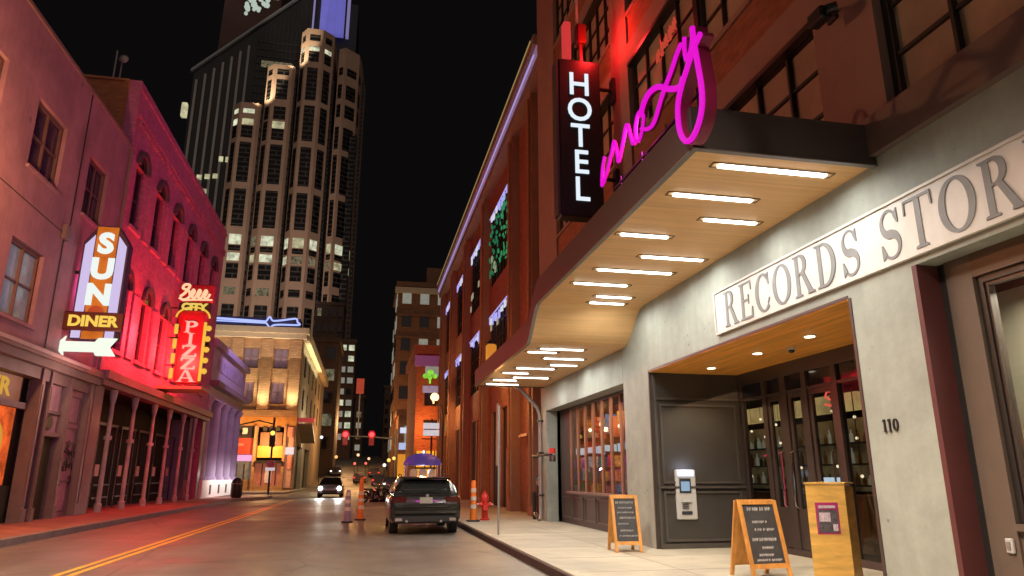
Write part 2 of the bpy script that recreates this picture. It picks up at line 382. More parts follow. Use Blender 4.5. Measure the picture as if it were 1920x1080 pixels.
def words(txt, size, origin, facing, name, m, parent, **k):
    tilt = k.pop("tilt", 0.0)
    mb = place(text_mesh(txt, size, **k), origin, facing, tilt)
    if len(txt) == 1: return mb.build(name, m, parent)
    build_each(mb, "letter", m, parent)

# thick-and-thin roman capitals built from ribbons and slabs, unit height
def ribbon(pts, ws):
    L_, R_ = [], []
    for i, p in enumerate(pts):
        a = pts[max(i - 1, 0)]; b = pts[min(i + 1, len(pts) - 1)]; dx, dy = b[0] - a[0], b[1] - a[1]; l = math.hypot(dx, dy) or 1
        nx, ny = -dy / l, dx / l; w = ws[i] / 2
        L_.append((p[0] + nx * w, p[1] + ny * w)); R_.append((p[0] - nx * w, p[1] - ny * w))
    return [[L_[i], L_[i + 1], R_[i + 1], R_[i]] for i in range(len(pts) - 1)]
def arc(cx, cy, rx, ry, a0, a1, thin, thick, n=26):
    pts = []; ws = []
    for i in range(n + 1):
        a = R(a0 + (a1 - a0) * i / n); pts.append((cx + rx * math.cos(a), cy + ry * math.sin(a))); ws.append(thin + (thick - thin) * abs(math.cos(a)) ** 1.4)
    return ribbon(pts, ws)
def rect(x0, x1, y0, y1): return [[(x0, y0), (x1, y0), (x1, y1), (x0, y1)]]
def serif(x0, x1, y, up=1): # slab serif with little brackets
    return [[(x0, y), (x1, y), (x1, y + .035 * up), (x1 - .06, y + .06 * up), (x0 + .06, y + .06 * up), (x0, y + .035 * up)]]
def glyph(ch):
    st = .16; th = .055
    stem = lambda x: [rect(x, x + st, 0, 1), serif(x - .09, x + st + .09, 0), serif(x - .09, x + st + .09, 1, -1)]
    if ch == 'R':
        return stem(.12) + [arc(.34, .755, .23, .218, 90, -90, th, st), rect(.26, .35, .945, 1.0), rect(.26, .35, .51, .565),
            [[(.38, .54), (.53, .54), (.84, .05), (.66, .05)]], [[(.63, 0), (.93, 0), (.93, .045), (.84, .07), (.66, .07)]]], .93
    if ch == 'E':
        return stem(.12) + [rect(.26, .74, .945, 1.0), [[(.69, 1), (.75, 1), (.76, .74), (.725, .74)]], rect(.26, .58, .48, .535),
            [[(.56, .38), (.59, .38), (.59, .64), (.56, .64)]], rect(.26, .76, 0, .055), [[(.70, 0), (.78, 0), (.80, .28), (.765, .28)]]], .84
    if ch == 'C':
        return [arc(.50, .5, .37, .475, 48, 312, th, st + .02), [[(.70, .86), (.80, .98), (.83, .98), (.83, .66), (.79, .66)]], [[(.72, .16), (.84, .30), (.80, .34), (.70, .22)]]], .9
    if ch == 'O': return [arc(.49, .5, .38, .475, 0, 360, th, st + .02, 40)], .98
    if ch == 'D':
        return stem(.12) + [arc(.34, .5, .42, .473, 90, -90, th, st + .01), rect(.26, .36, .945, 1.0), rect(.26, .36, 0, .055)], .93
    if ch == 'S':
        pts = []; ws = []
        for i in range(41):
            t = i / 40; a = R(35 + 235 * t * 2) if t < .5 else R(90 - 235 * (t - .5) * 2)
            cx, cy, ry = (.40, .735, .24) if t < .5 else (.40, .262, .238)
            rx = .235 if t < .5 else .26
            pts.append((cx + rx * math.cos(a), cy + ry * math.sin(a))); ws.append(.06 + .13 * max(0, 1 - abs(t - .5) / .30))
        return [ribbon(pts, ws), [[(.56, .84), (.66, .97), (.69, .97), (.69, .68), (.65, .68)]], [[(.09, .02), (.12, .02), (.24, .13), (.13, .33), (.09, .33)]]], .76
    if ch == 'T':
        return [rect(.36, .36 + st, 0, 1), serif(.26, .62, 0), rect(.04, .84, .945, 1.0), [[(.04, 1), (.09, 1), (.06, .72), (.02, .72)]], [[(.79, 1), (.84, 1), (.86, .72), (.82, .72)]]], .88
    if ch == '1': return [rect(.2, .33, 0, 1), serif(.1, .43, 0), [[(.08, .80), (.2, .86), (.2, 1), (.16, .97)]]], .5
    if ch == '0': return [arc(.34, .5, .22, .46, 0, 360, .05, .13, 30)], .68
    if ch == 'P': return stem(.12) + [arc(.34, .74, .25, .23, 90, -90, th + .05, st + .04), rect(.26, .36, .9, 1.0), rect(.26, .36, .46, .56)], .8
    if ch == 'I': return stem(.12), .4
    if ch == 'Z': return [rect(.08, .72, .86, 1), rect(.08, .74, 0, .14), [[(.5, .86), (.72, .86), (.32, .14), (.08, .14)]], rect(.05, .14, .7, .99), rect(.68, .78, .01, .3)], .8
    if ch == 'A': return [[[(.36, 1), (.52, 1), (.86, .05), (.66, .05)]], [[(.36, .99), (.44, .99), (.22, .05), (.10, .05)]], rect(.25, .66, .28, .36), serif(.0, .32, 0), serif(.58, .94, 0)], .94
    return [], .45
def roman(txt, h, xs, gap=0.0):
    """list of (polygon, layer) in a plane; returns fake mesh-like MB in local xy with z = proud"""
    x = 0; out = []
    for ch in txt:
        comps, adv = glyph(ch)
        for k, comp in enumerate(comps):
            for poly in comp: out.append(([((px + x) * h * xs, py * h) for px, py in poly], k))
        x += adv + gap
    return out, x * h * xs
def roman_mb(txt, h, xs, origin, facing, depth, gap=0.0, center=True):
    polys, w = roman(txt, h, xs, gap); mb = MB(); o = Vector(origin)
    sh = w / 2 if center else 0
    for poly, k in polys:
        d = depth + k * 0.0012; n = len(poly); vs = []
        for z in (0, d):
            for px, py in poly:
                px2 = px - sh
                vs.append(tuple(o + (Vector((px2, -z, py)) if facing == '-y' else (Vector((-z, -px2, py)) if facing == '-x' else Vector((z, px2, py))))))
        mb.add(vs, [tuple(range(n)), tuple(range(2 * n - 1, n - 1, -1))] + [(i, (i + 1) % n, (i + 1) % n + n, i + n) for i in range(n)])
    return mb

# ================================================================== ground
g = MB().box(-400, 400, -60, 600, -0.4, -0.05).build("ground", farbrick); tag(g, "dark ground under the whole district", kind="structure")
rd = MB().box(-7.7, 2.93, -40, 85, -0.30, 0.0)
rd.build("road", asphalt); tag(bpy.data.objects["road"], "worn asphalt street running away from the camera", kind="structure")
# beyond the crossing the street climbs a hill
hill = MB(); hs = [(85, 0.0), (100, 0.35), (120, 1.4), (145, 3.4), (175, 5.6), (220, 7.4), (320, 8.5)]
for i in range(len(hs) - 1):
    (ya, za), (yb, zb) = hs[i], hs[i + 1]
    hill.add([(-7.7, ya, za), (4.0, ya, za), (4.0, yb, zb), (-7.7, yb, zb), (-7.7, ya, -.3), (4.0, ya, -.3), (4.0, yb, -.3), (-7.7, yb, -.3)],
             [(0, 1, 2, 3), (0, 4, 5, 1), (1, 5, 6, 2), (3, 2, 6, 7), (0, 3, 7, 4)])
hill.build("hill_road", asphalt); tag(bpy.data.objects["hill_road"], "street climbing the hill beyond the traffic lights", kind="structure")
tag(MB().box(-60, -7.7, 53.5, 66, -0.30, 0.0).build("side_street", asphalt), "side street meeting the road on the left", kind="structure")
yl = MB()
for x in (-4.62, -4.40): yl.box(x - .055, x + .055, -30, 50, 0.004, 0.008)
tag(yl.build("road_marking", yellow), "double yellow centre line", kind="structure")
pr = MB().box(3.13, 12, -30, 200, -0.3, 0.15); tag(pr.build("pavement", side_conc), "pale concrete pavement under the canopy", kind="structure")
jr = MB()
for k in range(24): jr.box(3.14, 7.5, -6 + k * 1.83, -6 + k * 1.83 + .018, .1505, .1525)
jr.box(4.72, 4.738, -6, 24, .1515, .1535)
tag(jr.build("pavement_joints", mat("joint_concrete", (0.32, 0.28, 0.22), .9)), "saw-cut joints in the concrete pavement", kind="structure")  # strips slightly darker than the concrete slabs
kr = MB().box(2.97, 3.13, -30, 200, -0.3, 0.155); tag(kr.build("kerb", side_conc), "concrete kerb of the right pavement", kind="structure")
kd = MB().box(2.925, 2.97, -30, 60, -0.3, 0.13); tag(kd.build("gutter", kerb_dark), "dark red painted kerb face", kind="structure")
pl = MB().prism([(-30, -20), (-7.9, -20), (-7.9, 46), (-7.5, 49), (-6.6, 51.5), (-6.5, 53.3), (-30, 53.3)], 'z', -0.3, 0.15)
tag(pl.build("pavement", brickpave), "red brick pavement on the left", kind="structure")
kl = MB().prism([(-7.9, -20), (-7.68, -20), (-7.68, 46), (-7.3, 48.8), (-6.35, 51.2), (-6.2, 53.5), (-6.5, 53.3), (-6.6, 51.5), (-7.5, 49), (-7.9, 46)], 'z', -0.3, 0.155)
tag(kl.build("kerb", kerb_m), "grey stone kerb of the left pavement", kind="structure")
p2 = MB().box(-60, -6.6, 66, 130, -0.3, 0.15); tag(p2.build("pavement", side_conc), "pavement in front of the corner building", kind="structure")

# ================================================================== hotel building (right)
H = thing("hotel_building", (5.6, 12, 0), "brown stucco and brick hotel with grey concrete shopfront on the right", "building")
F = 5.6
# concrete frieze and piers of the ground floor (one wall with its openings)
holes = [(-8, 6.14, 0.15, 3.66), (7.17, 13.42, 0.15, 3.56), (14.9, 21.9, 0.15, 3.52)]
gridwall('x', F, F + 0.45, (-8, 22.6), (0.15, 5.05), holes).build("shopfront_wall", conc, H)
cj = MB()
for y in (14.9, 18.4): cj.box(F - .003, F + .01, y - .004, y + .004, 3.6, 4.3)
cj.build("wall_joints", mat("concrete_joint", (0.16, 0.155, 0.14), .9), H)
ledge_m = mat("brown_ledge", (.125, .08, .07), .6, var=.12, stain=.12)
# ledge between frieze and upper floors
MB().box(F - .10, F + .6, -8, 6.45, 5.05, 5.52).build("ledge", ledge_m, H)
MB().box(F - .10, F + .6, 6.45, 22.6, 5.05, 5.40).build("ledge", ledge_m, H)
# upper wall: piers and head bands in stucco, spandrels in brick, three storeys
wins = []
bays = [(-1.2, 6.12), (7.2, 13.75), (14.85, 20.3)]
flo = [(5.53, 7.47), (8.88, 10.93), (12.3, 14.35), (15.72, 17.8)]
for a, b in bays:
    for c, d in flo: wins.append((a, b, c, d))
for a, b in bays:
    for c, d in ((7.98, 8.78), (11.44, 12.2), (14.86, 15.62)): wins.append((a, b, c, d))
gridwall('x', F, F + 0.35, (-8, 22.6), (5.40, 20.0), [(a, b, c if c > 5.6 else 5.52, d) for a, b, c, d in wins]).build("upper_wall", stucco, H)
MB().box(F + 0.35, 14, 21.9, 22.6, 0.15, 20).build("end_wall", stucco, H)
MB().box(F + 0.9, 20, -8, 21.8, 5.6, 20).build("core_wall", darkvoid, H)
for a, b in bays:
    for c, d in ((7.98, 8.78), (11.44, 12.2), (14.86, 15.62)):
        MB().box(F + .05, F + .3, a + .001, b - .001, c + .001, d - .001).build("spandrel", rbrick, H)
for a, b in bays:
    for c, d in flo:
        n = max(1, round((b - a) / 3.2)); 
        for k in range(n):
            u0 = a + (b - a) * k / n + (.07 if k else 0); u1 = a + (b - a) * (k + 1) / n - (.07 if k < n - 1 else 0)
            window(H, 'x', F + .12, .14, u0, u1, c + .01, d - .01, 4, 3, blackmetal, curtain_m, .045, .10)
        if n > 1:
            for k in range(1, n):
                y = a + (b - a) * k / n; MB().box(F + .08, F + .3, y - .065, y + .065, c + .01, d - .01).build("mullion", blackmetal, H)
        MB().box(F - .02, F + .11, a + .01, b - .01, d - .10, d - .015).build("window_head", blackmetal, H)

# recessed entry
E0, E1, D_ = 7.17, 13.41, 7.55
MB().box(F + .455, 7.56, E0, E1, 3.545, 3.62).build("entry_ceiling", entry_wood, H)
MB().box(F + .0, F + .455, E0 + .01, E1 - .01, 3.548, 3.572).build("entry_ceiling", entry_wood, H)
MB().box(F + .014, D_ + .12, E1, 14.6, .15, 3.544).build("side_wall", charcoal, H)
sp = MB()  # raised mouldings of the charcoal wall
def mold(u0, u1, z0, z1, y, t=.035, w=.045):
    sp.box(u0, u1, y - t, y, z0, z0 + w).box(u0, u1, y - t, y, z1 - w, z1).box(u0, u0 + w, y - t, y, z0 + w, z1 - w).box(u1 - w, u1, y - t, y, z0 + w, z1 - w)
mold(5.78, 7.45, .28, 1.22, E1); mold(5.78, 7.45, 1.36, 2.92, E1)
sp.box(5.66, 7.54, E1 - .05, E1, .15, .24).box(5.66, 7.54, E1 - .045, E1, 3.0, 3.05).box(5.66, 5.71, E1 - .05, E1, .24, 3.5).box(5.66, 7.54, E1 - .06, E1, 1.27, 1.31)
sp.build("moulding", mat("charcoal_moulding", (0.075, 0.066, 0.058), .45), H)
MB().box(F - .012, F + .0139, 13.395, 13.44, .15, 3.56).build("corner_trim", bronze, H)
MB().box(F - .012, F + .47, 7.13, 7.175, .15, 3.56).build("corner_trim", bronze, H)
MB().box(F + .47, 7.55, 7.05, 7.17, .15, 3.56).build("side_wall", charcoal, H)
MB().box(F - .012, F + .03, 7.18, 13.42, 3.562, 3.60).build("lintel_trim", bronze, H)
# door wall at x = 7.55
D = 7.55
db = MB()
db.box(D, D + .12, 7.17, 13.45, 3.30, 3.545).box(D, D + .12, 7.17, 13.45, .15, .26)
for y, w in ((13.38, .14), (12.45, .14), (11.80, .20), (11.14, .14), (10.30, .13), (9.4, .14), (8.6, .2), (7.8, .14)):
    db.box(D + .002, D + .118, y - w / 2, y + w / 2, .26, 3.30)
for a, b in ((12.52, 13.31), (11.90, 12.38), (11.21, 11.70), (10.365, 11.07), (9.47, 10.235)):
    db.box(D + .01, D + .11, a, b, 2.98, 3.03)
db.build("door_frame", bronze, H)
for a, b in ((12.52, 13.31), (9.47, 10.235), (8.7, 9.33)):
    MB().box(D + .05, D + .06, a, b, .26, 2.98).build("shop_window", clear, H)
for a, b, hy in ((11.90, 12.38, 11.97), (11.21, 11.70, 11.63), (10.365, 11.07, 10.45)):
    fr = bars('x', D + .03, D + .09, a + .01, b - .01, .27, 2.97, 1, 1, .05, .085)
    fr.box(D + .032, D + .088, a + .095, b - .095, .355, .95)
    dr = fr.build("door", bronze, H)
    MB().box(D + .055, D + .062, a + .09, b - .09, .95, 2.89).build("pane", clear, dr)
    MB().tube([(D + .02, hy, .95), (D - .06, hy, 1.0), (D - .06, hy, 1.9), (D + .02, hy, 1.95)], .016, 8).build("handle", chrome, dr, True)
for a, b in ((12.52, 13.31), (11.90, 12.38), (11.21, 11.70), (10.365, 11.07), (9.47, 10.235)):
    MB().box(D + .05, D + .056, a, b, 3.03, 3.30).build("transom_pane", darkglass, H)
# interior bar: floor, back wall, ceiling, glowing shelf, counter
MB().box(D + .12, 16, 7, 14.6 + 6, .15, .16).build("bar_floor", mat("bar_floor", (0.10, 0.06, 0.04), .4), H)
MB().box(D + .12, 16, 7, 20.6, 3.6, 3.7).build("bar_ceiling", mat("bar_ceiling", (0.08, 0.055, 0.04), .8), H)
MB().box(15.9, 16, 7, 20.6, .15, 3.6).build("bar_wall", mat("bar_back_wall", (0.10, 0.06, 0.045), .7), H)
MB().box(D + .3, 16, 20.5, 20.6, .15, 3.6).build("bar_wall", mat("bar_back_wall", (0.10, 0.06, 0.045), .7), H)
MB().box(8.9, 9.3, 11.6, 16.8, .16, 1.16).build("bar_counter", mat("bar_counter_wood", (0.28, 0.12, 0.05), .35), H)
MB().box(9.55, 9.8, 12.4, 19.6, 2.80, 3.15).build("light_bulkhead", glow("warm_bulkhead", (0.70, 0.44, 0.16), .8, .5, .9), H)
MB().box(10.0, 10.1, 12.2, 20.2, 1.2, 2.68).build("back_bar", mat("warm_back_bar", (.3, .2, .1), .5, emit=(0.50, 0.33, 0.14), es=.15, var=.5, scale=2.5, evar=.8, escale=2.2), H)
sh = MB()
for z in (1.30, 1.72, 2.14): sh.box(9.66, 10.0, 12.2, 20.2, z, z + .03)
sh.build("bar_shelf", bronze, H)
bm = {0: mat("bottle_amber", (0.35, 0.16, 0.03), .1), 1: mat("bottle_green", (0.05, 0.16, 0.06), .1), 2: mat("bottle_clear", (0.55, 0.55, 0.48), .1, emit=(.7, .65, .5), es=.22)}
for k in range(105):
    y = 12.35 + (k % 35) * .22 + random.uniform(-.05, .05); z = (1.335, 1.755, 2.175)[k // 35]; h = random.uniform(.17, .31); q = random.uniform(.03, .05)
    b = MB().lathe(9.80, y, [(q, z), (q, z + h * .6), (q * .4, z + h * .76), (q * .4, z + h)], 10)
    row = ("lowest", "middle", "topmost")[k // 35]; kc = random.choice((0, 0, 1, 2, 2))
    o = b.build("bottle", bm[kc])
    tag(o, "small %s bottle on the %s shelf of the bar behind the glass doors" % (("amber", "green", "clear")[kc], row), "bottle", "bottles behind the hotel bar")
lamp("bar_light", 'AREA', (8.6, 13.5, 3.5), 34, (1.0, .62, .33), 4.0, look=(9.2, 14.5, 1))
# neon script in the bar window
nt_ = MB()
for z0 in (2.66, 3.0):
    nt_.tube([(D + .2, 10.62, z0 + .22), (D + .2, 10.78, z0 + .26), (D + .2, 10.84, z0 + .16), (D + .2, 10.64, z0 + .08), (D + .2, 10.70, z0), (D + .2, 10.86, z0 + .04)], .02, 8)
o = nt_.build("neon_sign", glow("coral_neon", (1.0, .12, .08), 1.6)); tag(o, "small red neon squiggle sign behind the glass doors", "neon sign")
nb = MB().box(D + .5, D + .6, 11.15, 11.75, 1.30, 1.48); o = nb.build("light_box", glow("cool_light_box", (.75, .85, 1.0), 1.3)); tag(o, "small white light box inside the hotel doors", "light box")
o = MB().tube([(D + .35, 12.6, .85), (D + .35, 12.6, 1.95), (D + .35, 13.2, 1.9)], .02, 8).build("neon_tube", glow("rose_neon", (.9, .05, .12), .9)); tag(o, "thin rose neon tube behind the leftmost entry pane", "neon light")
lamps_y = [(8.1 + .13 * ((i * 5) % 7), 10.6 + .26 * i, 1.5 + .17 * ((i * 3) % 8)) for i in range(22)]
for i, (x, y, z) in enumerate(lamps_y):
    t = thing("pendant_bulb", (x, y, z), "small glowing bulb hanging inside the hotel bar doors", "bulb", "hanging bulbs in the hotel bar")
    MB().ball((x, y, z), .028, 10).build("bulb", glow("warm_bulb", (1, .72, .45), 2.2), t, True); MB().cyl((x, y, z + .03), (x, y, 3.6), .004, n=6).build("cord", blackmetal, t)

# entry downlights and sprinkler camera
for x, y, s in ((6.52, 12.5, 'deepest'), (6.50, 10.78, 'middle'), (6.47, 9.25, 'nearest')):
    t = thing("recessed_downlight", (x, y, 3.545), "round downlight in the orange wood entry ceiling, %s of the three" % s, "downlight", "downlights over the hotel entry")
    MB().lathe(x, y, [(.085, 3.53), (.10, 3.53), (.10, 3.5449)], 20).build("trim_ring", atmgrey, t)
    MB().lathe(x, y, [(.075, 3.522), (.075, 3.5295)], 20).build("lens", glow("downlight_lens", (1, .86, .62), 5.0), t)
    l = lamp("downlight_glow", 'SPOT', (x, y, 3.50), 110, (1, .80, .55), .06, look=(x, y, 0), spot=120); l.parent = t; l.location = (0, 0, -.04)
t = thing("security_camera", (6.77, 10.2, 3.545), "small dark dome camera on the wood ceiling of the entry", "camera")
MB().lathe(6.77, 10.2, [(.07, 3.5), (.075, 3.5449)], 16).build("base", atmgrey, t); MB().ball((6.77, 10.2, 3.495), .055, 12, sz=.8).build("dome", darkglass, t, True)

# storefront left of the entry (records shop window)
SX = 6.05
s = MB().box(SX, SX + .12, 14.9, 21.9, .15, 1.02); s.build("stall_riser", bronze, H)
s = MB()
for k in range(6):
    a = 15.1 + k * 1.12; s.box(SX - .03, SX, a, a + .04, .30, .92).box(SX - .03, SX, a + .94, a + .98, .30, .92).box(SX - .03, SX, a + .04, a + .94, .30, .34).box(SX - .03, SX, a + .04, a + .94, .88, .92)
s.build("riser_moulding", mat("bronze_moulding", (0.10, 0.075, 0.065), .4), H)
MB().box(SX - .12, SX + .12, 14.9, 20.85, 1.02, 1.08).build("window_sill", mat("brown_sill", (0.2, 0.12, 0.10), .5), H)
MB().box(SX, SX + .12, 20.85, 21.9, 1.02, 3.45).build("side_panel", charcoal, H)
MB().box(SX - .03, SX + .12, 14.9, 21.9, 3.45, 3.60).build("window_head", bronze, H)
wm = MB()
coppers = mat("copper_mullion", (0.30, 0.13, 0.08), .4, var=.1)
for k in range(9):
    y = 15.0 + k * .725; wm.box(SX, SX + .08, y - .03, y + .03, 1.08, 3.45)
wf = wm.build("window", coppers, H)
MB().box(SX + .035, SX + .042, 14.95, 20.82, 1.08, 3.45).build("pane", clear, wf)
# display behind it
MB().box(7.35, 7.45, 14.62, 21.85, .15, 3.59).build("display_wall", mat("display_back_wood", (0.38, 0.13, 0.05), .6, var=.4, scale=2), H)
MB().box(6.2, 7.35, 21.75, 21.85, .15, 3.59).build("display_wall", mat("display_back_wood", (0.38, 0.13, 0.05), .6), H)
MB().box(6.2, 7.35, 14.62, 21.7, .9, .96).build("display_floor", mat("display_floor_wood", (0.2, 0.09, 0.04), .5), H)
cols = [(.75, .06, .04), (.07, .2, .55), (.8, .45, .06), (.7, .7, .68), (.5, .06, .45), (.06, .4, .25), (.85, .28, .14), (.16, .14, .14), (.42, .12, .55)]
names = ["red", "navy", "ochre", "grey", "plum", "green", "coral", "black", "violet"]
for r_, z in enumerate((1.0, 1.38, 1.74)):
    for k in range(13):
        y = 15.35 + k * .5 + .1 * r_; x = 6.22 + .05 * ((k * 5) % 4); h = .24 + .03 * (k % 3)
        c = (r_ * 5 + k * 7) % 9
        o = MB().box(x, x + .28, y, y + .02, z, z + h).build("record_sleeve", mat("sleeve_%s" % names[c], cols[c], .5, var=.6, scale=14))
        tag(o, "%s record sleeve on the %s rack row of the shop window" % (names[c], ("lowest", "middle", "highest")[r_]), "record sleeve", "record sleeves in the shop window")
for k in range(11):
    y = 15.5 + k * .52
    o = MB().box(6.2, 6.36, y, y + .02, 2.10 + .02 * (k % 3), 2.30).build("display_card", glow("white_display_card", (.75, .80, .90), 1.1)); tag(o, "%s white card from the right end of the row across the shop window" % ("first", "second", "third", "fourth", "fifth", "sixth", "seventh", "eighth", "ninth", "tenth", "eleventh")[k], "card", "white cards in the shop window")
for k in range(12):
    y = 15.6 + k * .5
    o = MB().box(6.6, 6.95, y, y + .03, 2.55 + .12 * (k % 3), 3.1 + .1 * (k % 2)).build("hanging_print", mat("print_%d" % (k % 5), cols[(k * 4 + 2) % 9], .5, var=.6, scale=5)); tag(o, "%s small print from the right end of the shop window's upper row" % ("first", "second", "third", "fourth", "fifth", "sixth", "seventh", "eighth", "ninth", "tenth", "eleventh", "twelfth")[k], "poster", "prints hanging in the shop window")
for i, (y, z) in enumerate(((15.5, 2.86), (16.1, 2.86), (17.4, 2.75), (18.9, 2.9), (19.9, 2.8))):
    t = thing("pendant_bulb", (6.4, y, z), "warm pendant bulb hanging in the records shop window", "bulb", "pendant bulbs in the shop window")
    MB().ball((6.4, y, z), .055, 12).build("bulb", glow("pendant_white", (1, .80, .55), 4), t, True); MB().cyl((6.4, y, z + .05), (6.4, y, 3.55), .005, n=6).build("cord", blackmetal, t)
lamp("window_display_light", 'AREA', (6.6, 17.0, 3.5), 150, (1.0, .60, .38), .8, look=(6.75, 18.2, 0), sy=5.0)

# window bay right of the 110 pier
RX = 5.85
s = MB().box(F, RX + .02, 6.075, 6.14, .15, 3.66).build("reveal", redtrim, H)
MB().box(RX + .02, RX + .2, 5.98, 6.14, .15, 3.66).build("reveal", blackmetal, H)
MB().box(RX, RX + .2, 5.66, 5.98, .15, 3.66).build("side_panel", beigetrim, H)
MB().box(RX + .03, RX + .2, -6, 5.66, .15, 1.02).build("stall_riser", beigetrim, H)
MB().box(RX - .04, RX + .2, -6, 5.655, 1.02, 1.08).build("window_sill", beigetrim, H)
MB().box(RX + .0, RX + .2, -6, 5.66, 3.42, 3.66).build("window_head", mat("dark_head_trim", (0.10, 0.06, 0.035), .5), H)
wf = bars('x', RX + .04, RX + .16, 2.2, 5.655, 1.081, 3.419, 1, 1, .06, .07).build("window", blackmetal, H)
bars('x', RX + .06, RX + .14, 2.272, 5.583, 1.153, 3.347, 1, 1, .03, .03).build("inner_frame", bronze, wf)
MB().box(RX + .09, RX + .10, 2.30, 5.555, 1.18, 3.32).build("pane", clear, wf)
MB().box(6.9, 7.0, -2, 6.9, .15, 3.5).build("window_blind", mat("pale_blind", (0.42, 0.37, 0.29), .8, var=.06, scale=.6), H)
lamp("room_light", 'AREA', (6.4, 5.0, 3.35), 150, (1, .86, .66), .6, look=(6.9, 4.8, .5), sy=1.5)
lamp("room_light", 'AREA', (6.4, 5.3, 1.2), 14, (1, .6, .25), .6, look=(6.9, 4.9, 2.2), sy=1.2)
o = MB(); 
for k in range(5): o.ball((6.5, 6.16 - k * .03, 2.02 - k * .09), .07 + .01 * (k % 2), 10, sy=.8)
o = o.build("neon_light", glow("red_orange_neon", (1.0, .11, .05), 1.0), smooth=True); tag(o, "glowing red light seen through the window right of the 110 pier", "neon light")
o = MB().box(6.3, 6.32, 5.55, 5.9, 1.64, 1.70).build("light_box", glow("white_strip", (1, 1, 1), 1.2)); tag(o, "small white strip light at the foot of the window right of the 110 pier", "light box")
t = thing("wall_socket", (5.83, 5.62, .6), "small grey outlet box on the taupe panel right of the 110 pier", "outlet")
MB().bevbox(RX - .035, RX - .001, 5.70, 5.78, .82, .95, .008).build("cover", atmgrey, t); MB().box(RX - .045, RX - .0355, 5.72, 5.76, .85, .92).build("flap", steel, t)

# records sign and house number
t = thing("shop_sign", (F, 7, 4.1), "long white board lettered RECORDS STORE above the hotel entry", "sign")
MB().box(F - .03, F - .001, 1.2, 10.4, 3.735, 4.45).build("board", whiteboard, t)
MB().box(F - .05, F - .03, 1.2, 10.4, 3.735, 3.765).box(F - .05, F - .03, 1.2, 10.4, 4.42, 4.45).box(F - .05, F - .03, 10.37, 10.4, 3.765, 4.42).build("rim", mat("sign_rim", (0.6, .58, .55), .5), t)
roman_mb("RECORDS STORE", .57, .835, (F - .03, 10.10, 3.80), '-x', .008, gap=.10, center=False).build("lettering", greyletter, t)
o = roman_mb("110", .135, 1.0, (F, 6.75, 1.97), '-x', .02, gap=.08).build("house_number", blackmetal); tag(o, "black numerals 110 on the concrete pier", "house number")

# cash machine
t = thing("cash_machine", (6.24, 13.4, .67), "pale grey cash machine set in the charcoal entry wall", "cash machine")
Y = 13.36
MB().bevbox(6.03, 6.46, Y, Y + .09, .68, 1.63, .02).build("body", atmgrey, t)
MB().box(6.08, 6.41, Y - .012, Y, 1.50, 1.59).build("light_panel", glow("atm_light", (.72, .80, 1.0), 1.6), t)
MB().box(6.10, 6.34, Y - .012, Y, 1.18, 1.46).build("screen_surround", mat("atm_dark", (0.04, .045, .06), .3), t)
MB().box(6.13, 6.31, Y - .02, Y - .012, 1.22, 1.40).build("screen", glow("atm_screen", (.30, .45, .60), .9), t)
MB().box(6.12, 6.32, Y - .05, Y, 1.01, 1.05).build("shelf", atmgrey, t)
kp = MB()
for i in range(4):
    for j in range(3): kp.box(6.14 + j * .045, 6.175 + j * .045, Y - .02, Y, .93 - i * .035 + .12 - .06, .955 - i * .035 + .12 - .06)
kp.build("keypad", mat("atm_keys", (0.12, .12, .12), .4), t); MB().box(6.12, 6.34, Y - .015, Y, .78, .84).build("cash_slot", mat("atm_dark", (0.04, .045, .06), .3), t)
l = lamp("cash_machine_glow", 'AREA', (6.24, 13.25, 1.62), 1.2, (.6, .7, 1.0), .3, look=(6.24, 13.6, 1.9)); l.parent = t; l.location = (0, -.15, .95)

# floodlight on the stucco pier
t = thing("floodlight", (5.55, 6.75, 7.1), "black floodlight bracket on the stucco pier above the canopy", "floodlight")
MB().bevbox(5.20, 5.36, 6.5, 6.78, 6.95, 7.13, .02).build("housing", blackmetal, t)
MB().tube([(5.6, 6.78, 7.2), (5.45, 6.75, 7.22), (5.3, 6.66, 7.12)], .025, 8).build("arm", blackmetal, t, True); MB().box(5.56, 5.5995, 6.70, 6.86, 7.12, 7.3).build("wall_plate", blackmetal, t)
MB().cyl((5.38, 6.42, 7.05), (5.28, 6.5, 7.04), .07, n=12).build("lens_hood", blackmetal, t)

# red neon in the second-storey window
nm = MB()
for k in range(5):
    y = 11.9 - k * .2; z = 9.75 + k * .05
    nm.tube([(5.5 + .04 * (k % 2), y, z), (5.5, y - .03, z + .2), (5.5, y - .1, z + .24), (5.5, y - .14, z + .12), (5.5, y - .06, z + .06), (5.5, y - .13, z - .02)], .025, 8)
o = nm.build("neon_sign", glow("soft_red_neon", (.8, .09, .05), .6)); tag(o, "small red neon script hanging before the second-storey hotel window", "neon sign")

# ================================================================== canopy
C = thing("entrance_canopy", (4.5, 14, 4.3), "long stepped wood-lined canopy over the hotel pavement", "canopy")
X0, X1 = 3.32, 5.598
prof = [(6.45, 4.98), (13.55, 4.98)]
for k in range(1, 13):
    s_ = k / 12; e = s_ * s_ * (3 - 2 * s_); prof.append((13.55 + 1.15 * s_, 4.98 - .68 * e))
prof.append((22.1, 4.30))
sof = MB(); n = len(prof)
for i in range(n - 1):
    (ya, za), (yb, zb) = prof[i], prof[i + 1]; k = len(sof.v)
    sof.v += [(X0 + .05, ya, za), (X1, ya, za), (X1, yb, zb), (X0 + .05, yb, zb)]; sof.f.append((k, k + 1, k + 2, k + 3))
    sof.v += [(X0 + .05, ya, za + .06), (X1, ya, za + .06), (X1, yb, zb + .06), (X0 + .05, yb, zb + .06)]; sof.f.append((k + 4, k + 7, k + 6, k + 5))
sof.build("soffit", soffit_m, C, True)
fa = MB()
top = [(y, z + (.45 if y < 14 else .5)) for y, z in prof]; top[0] = (6.45, 5.43)
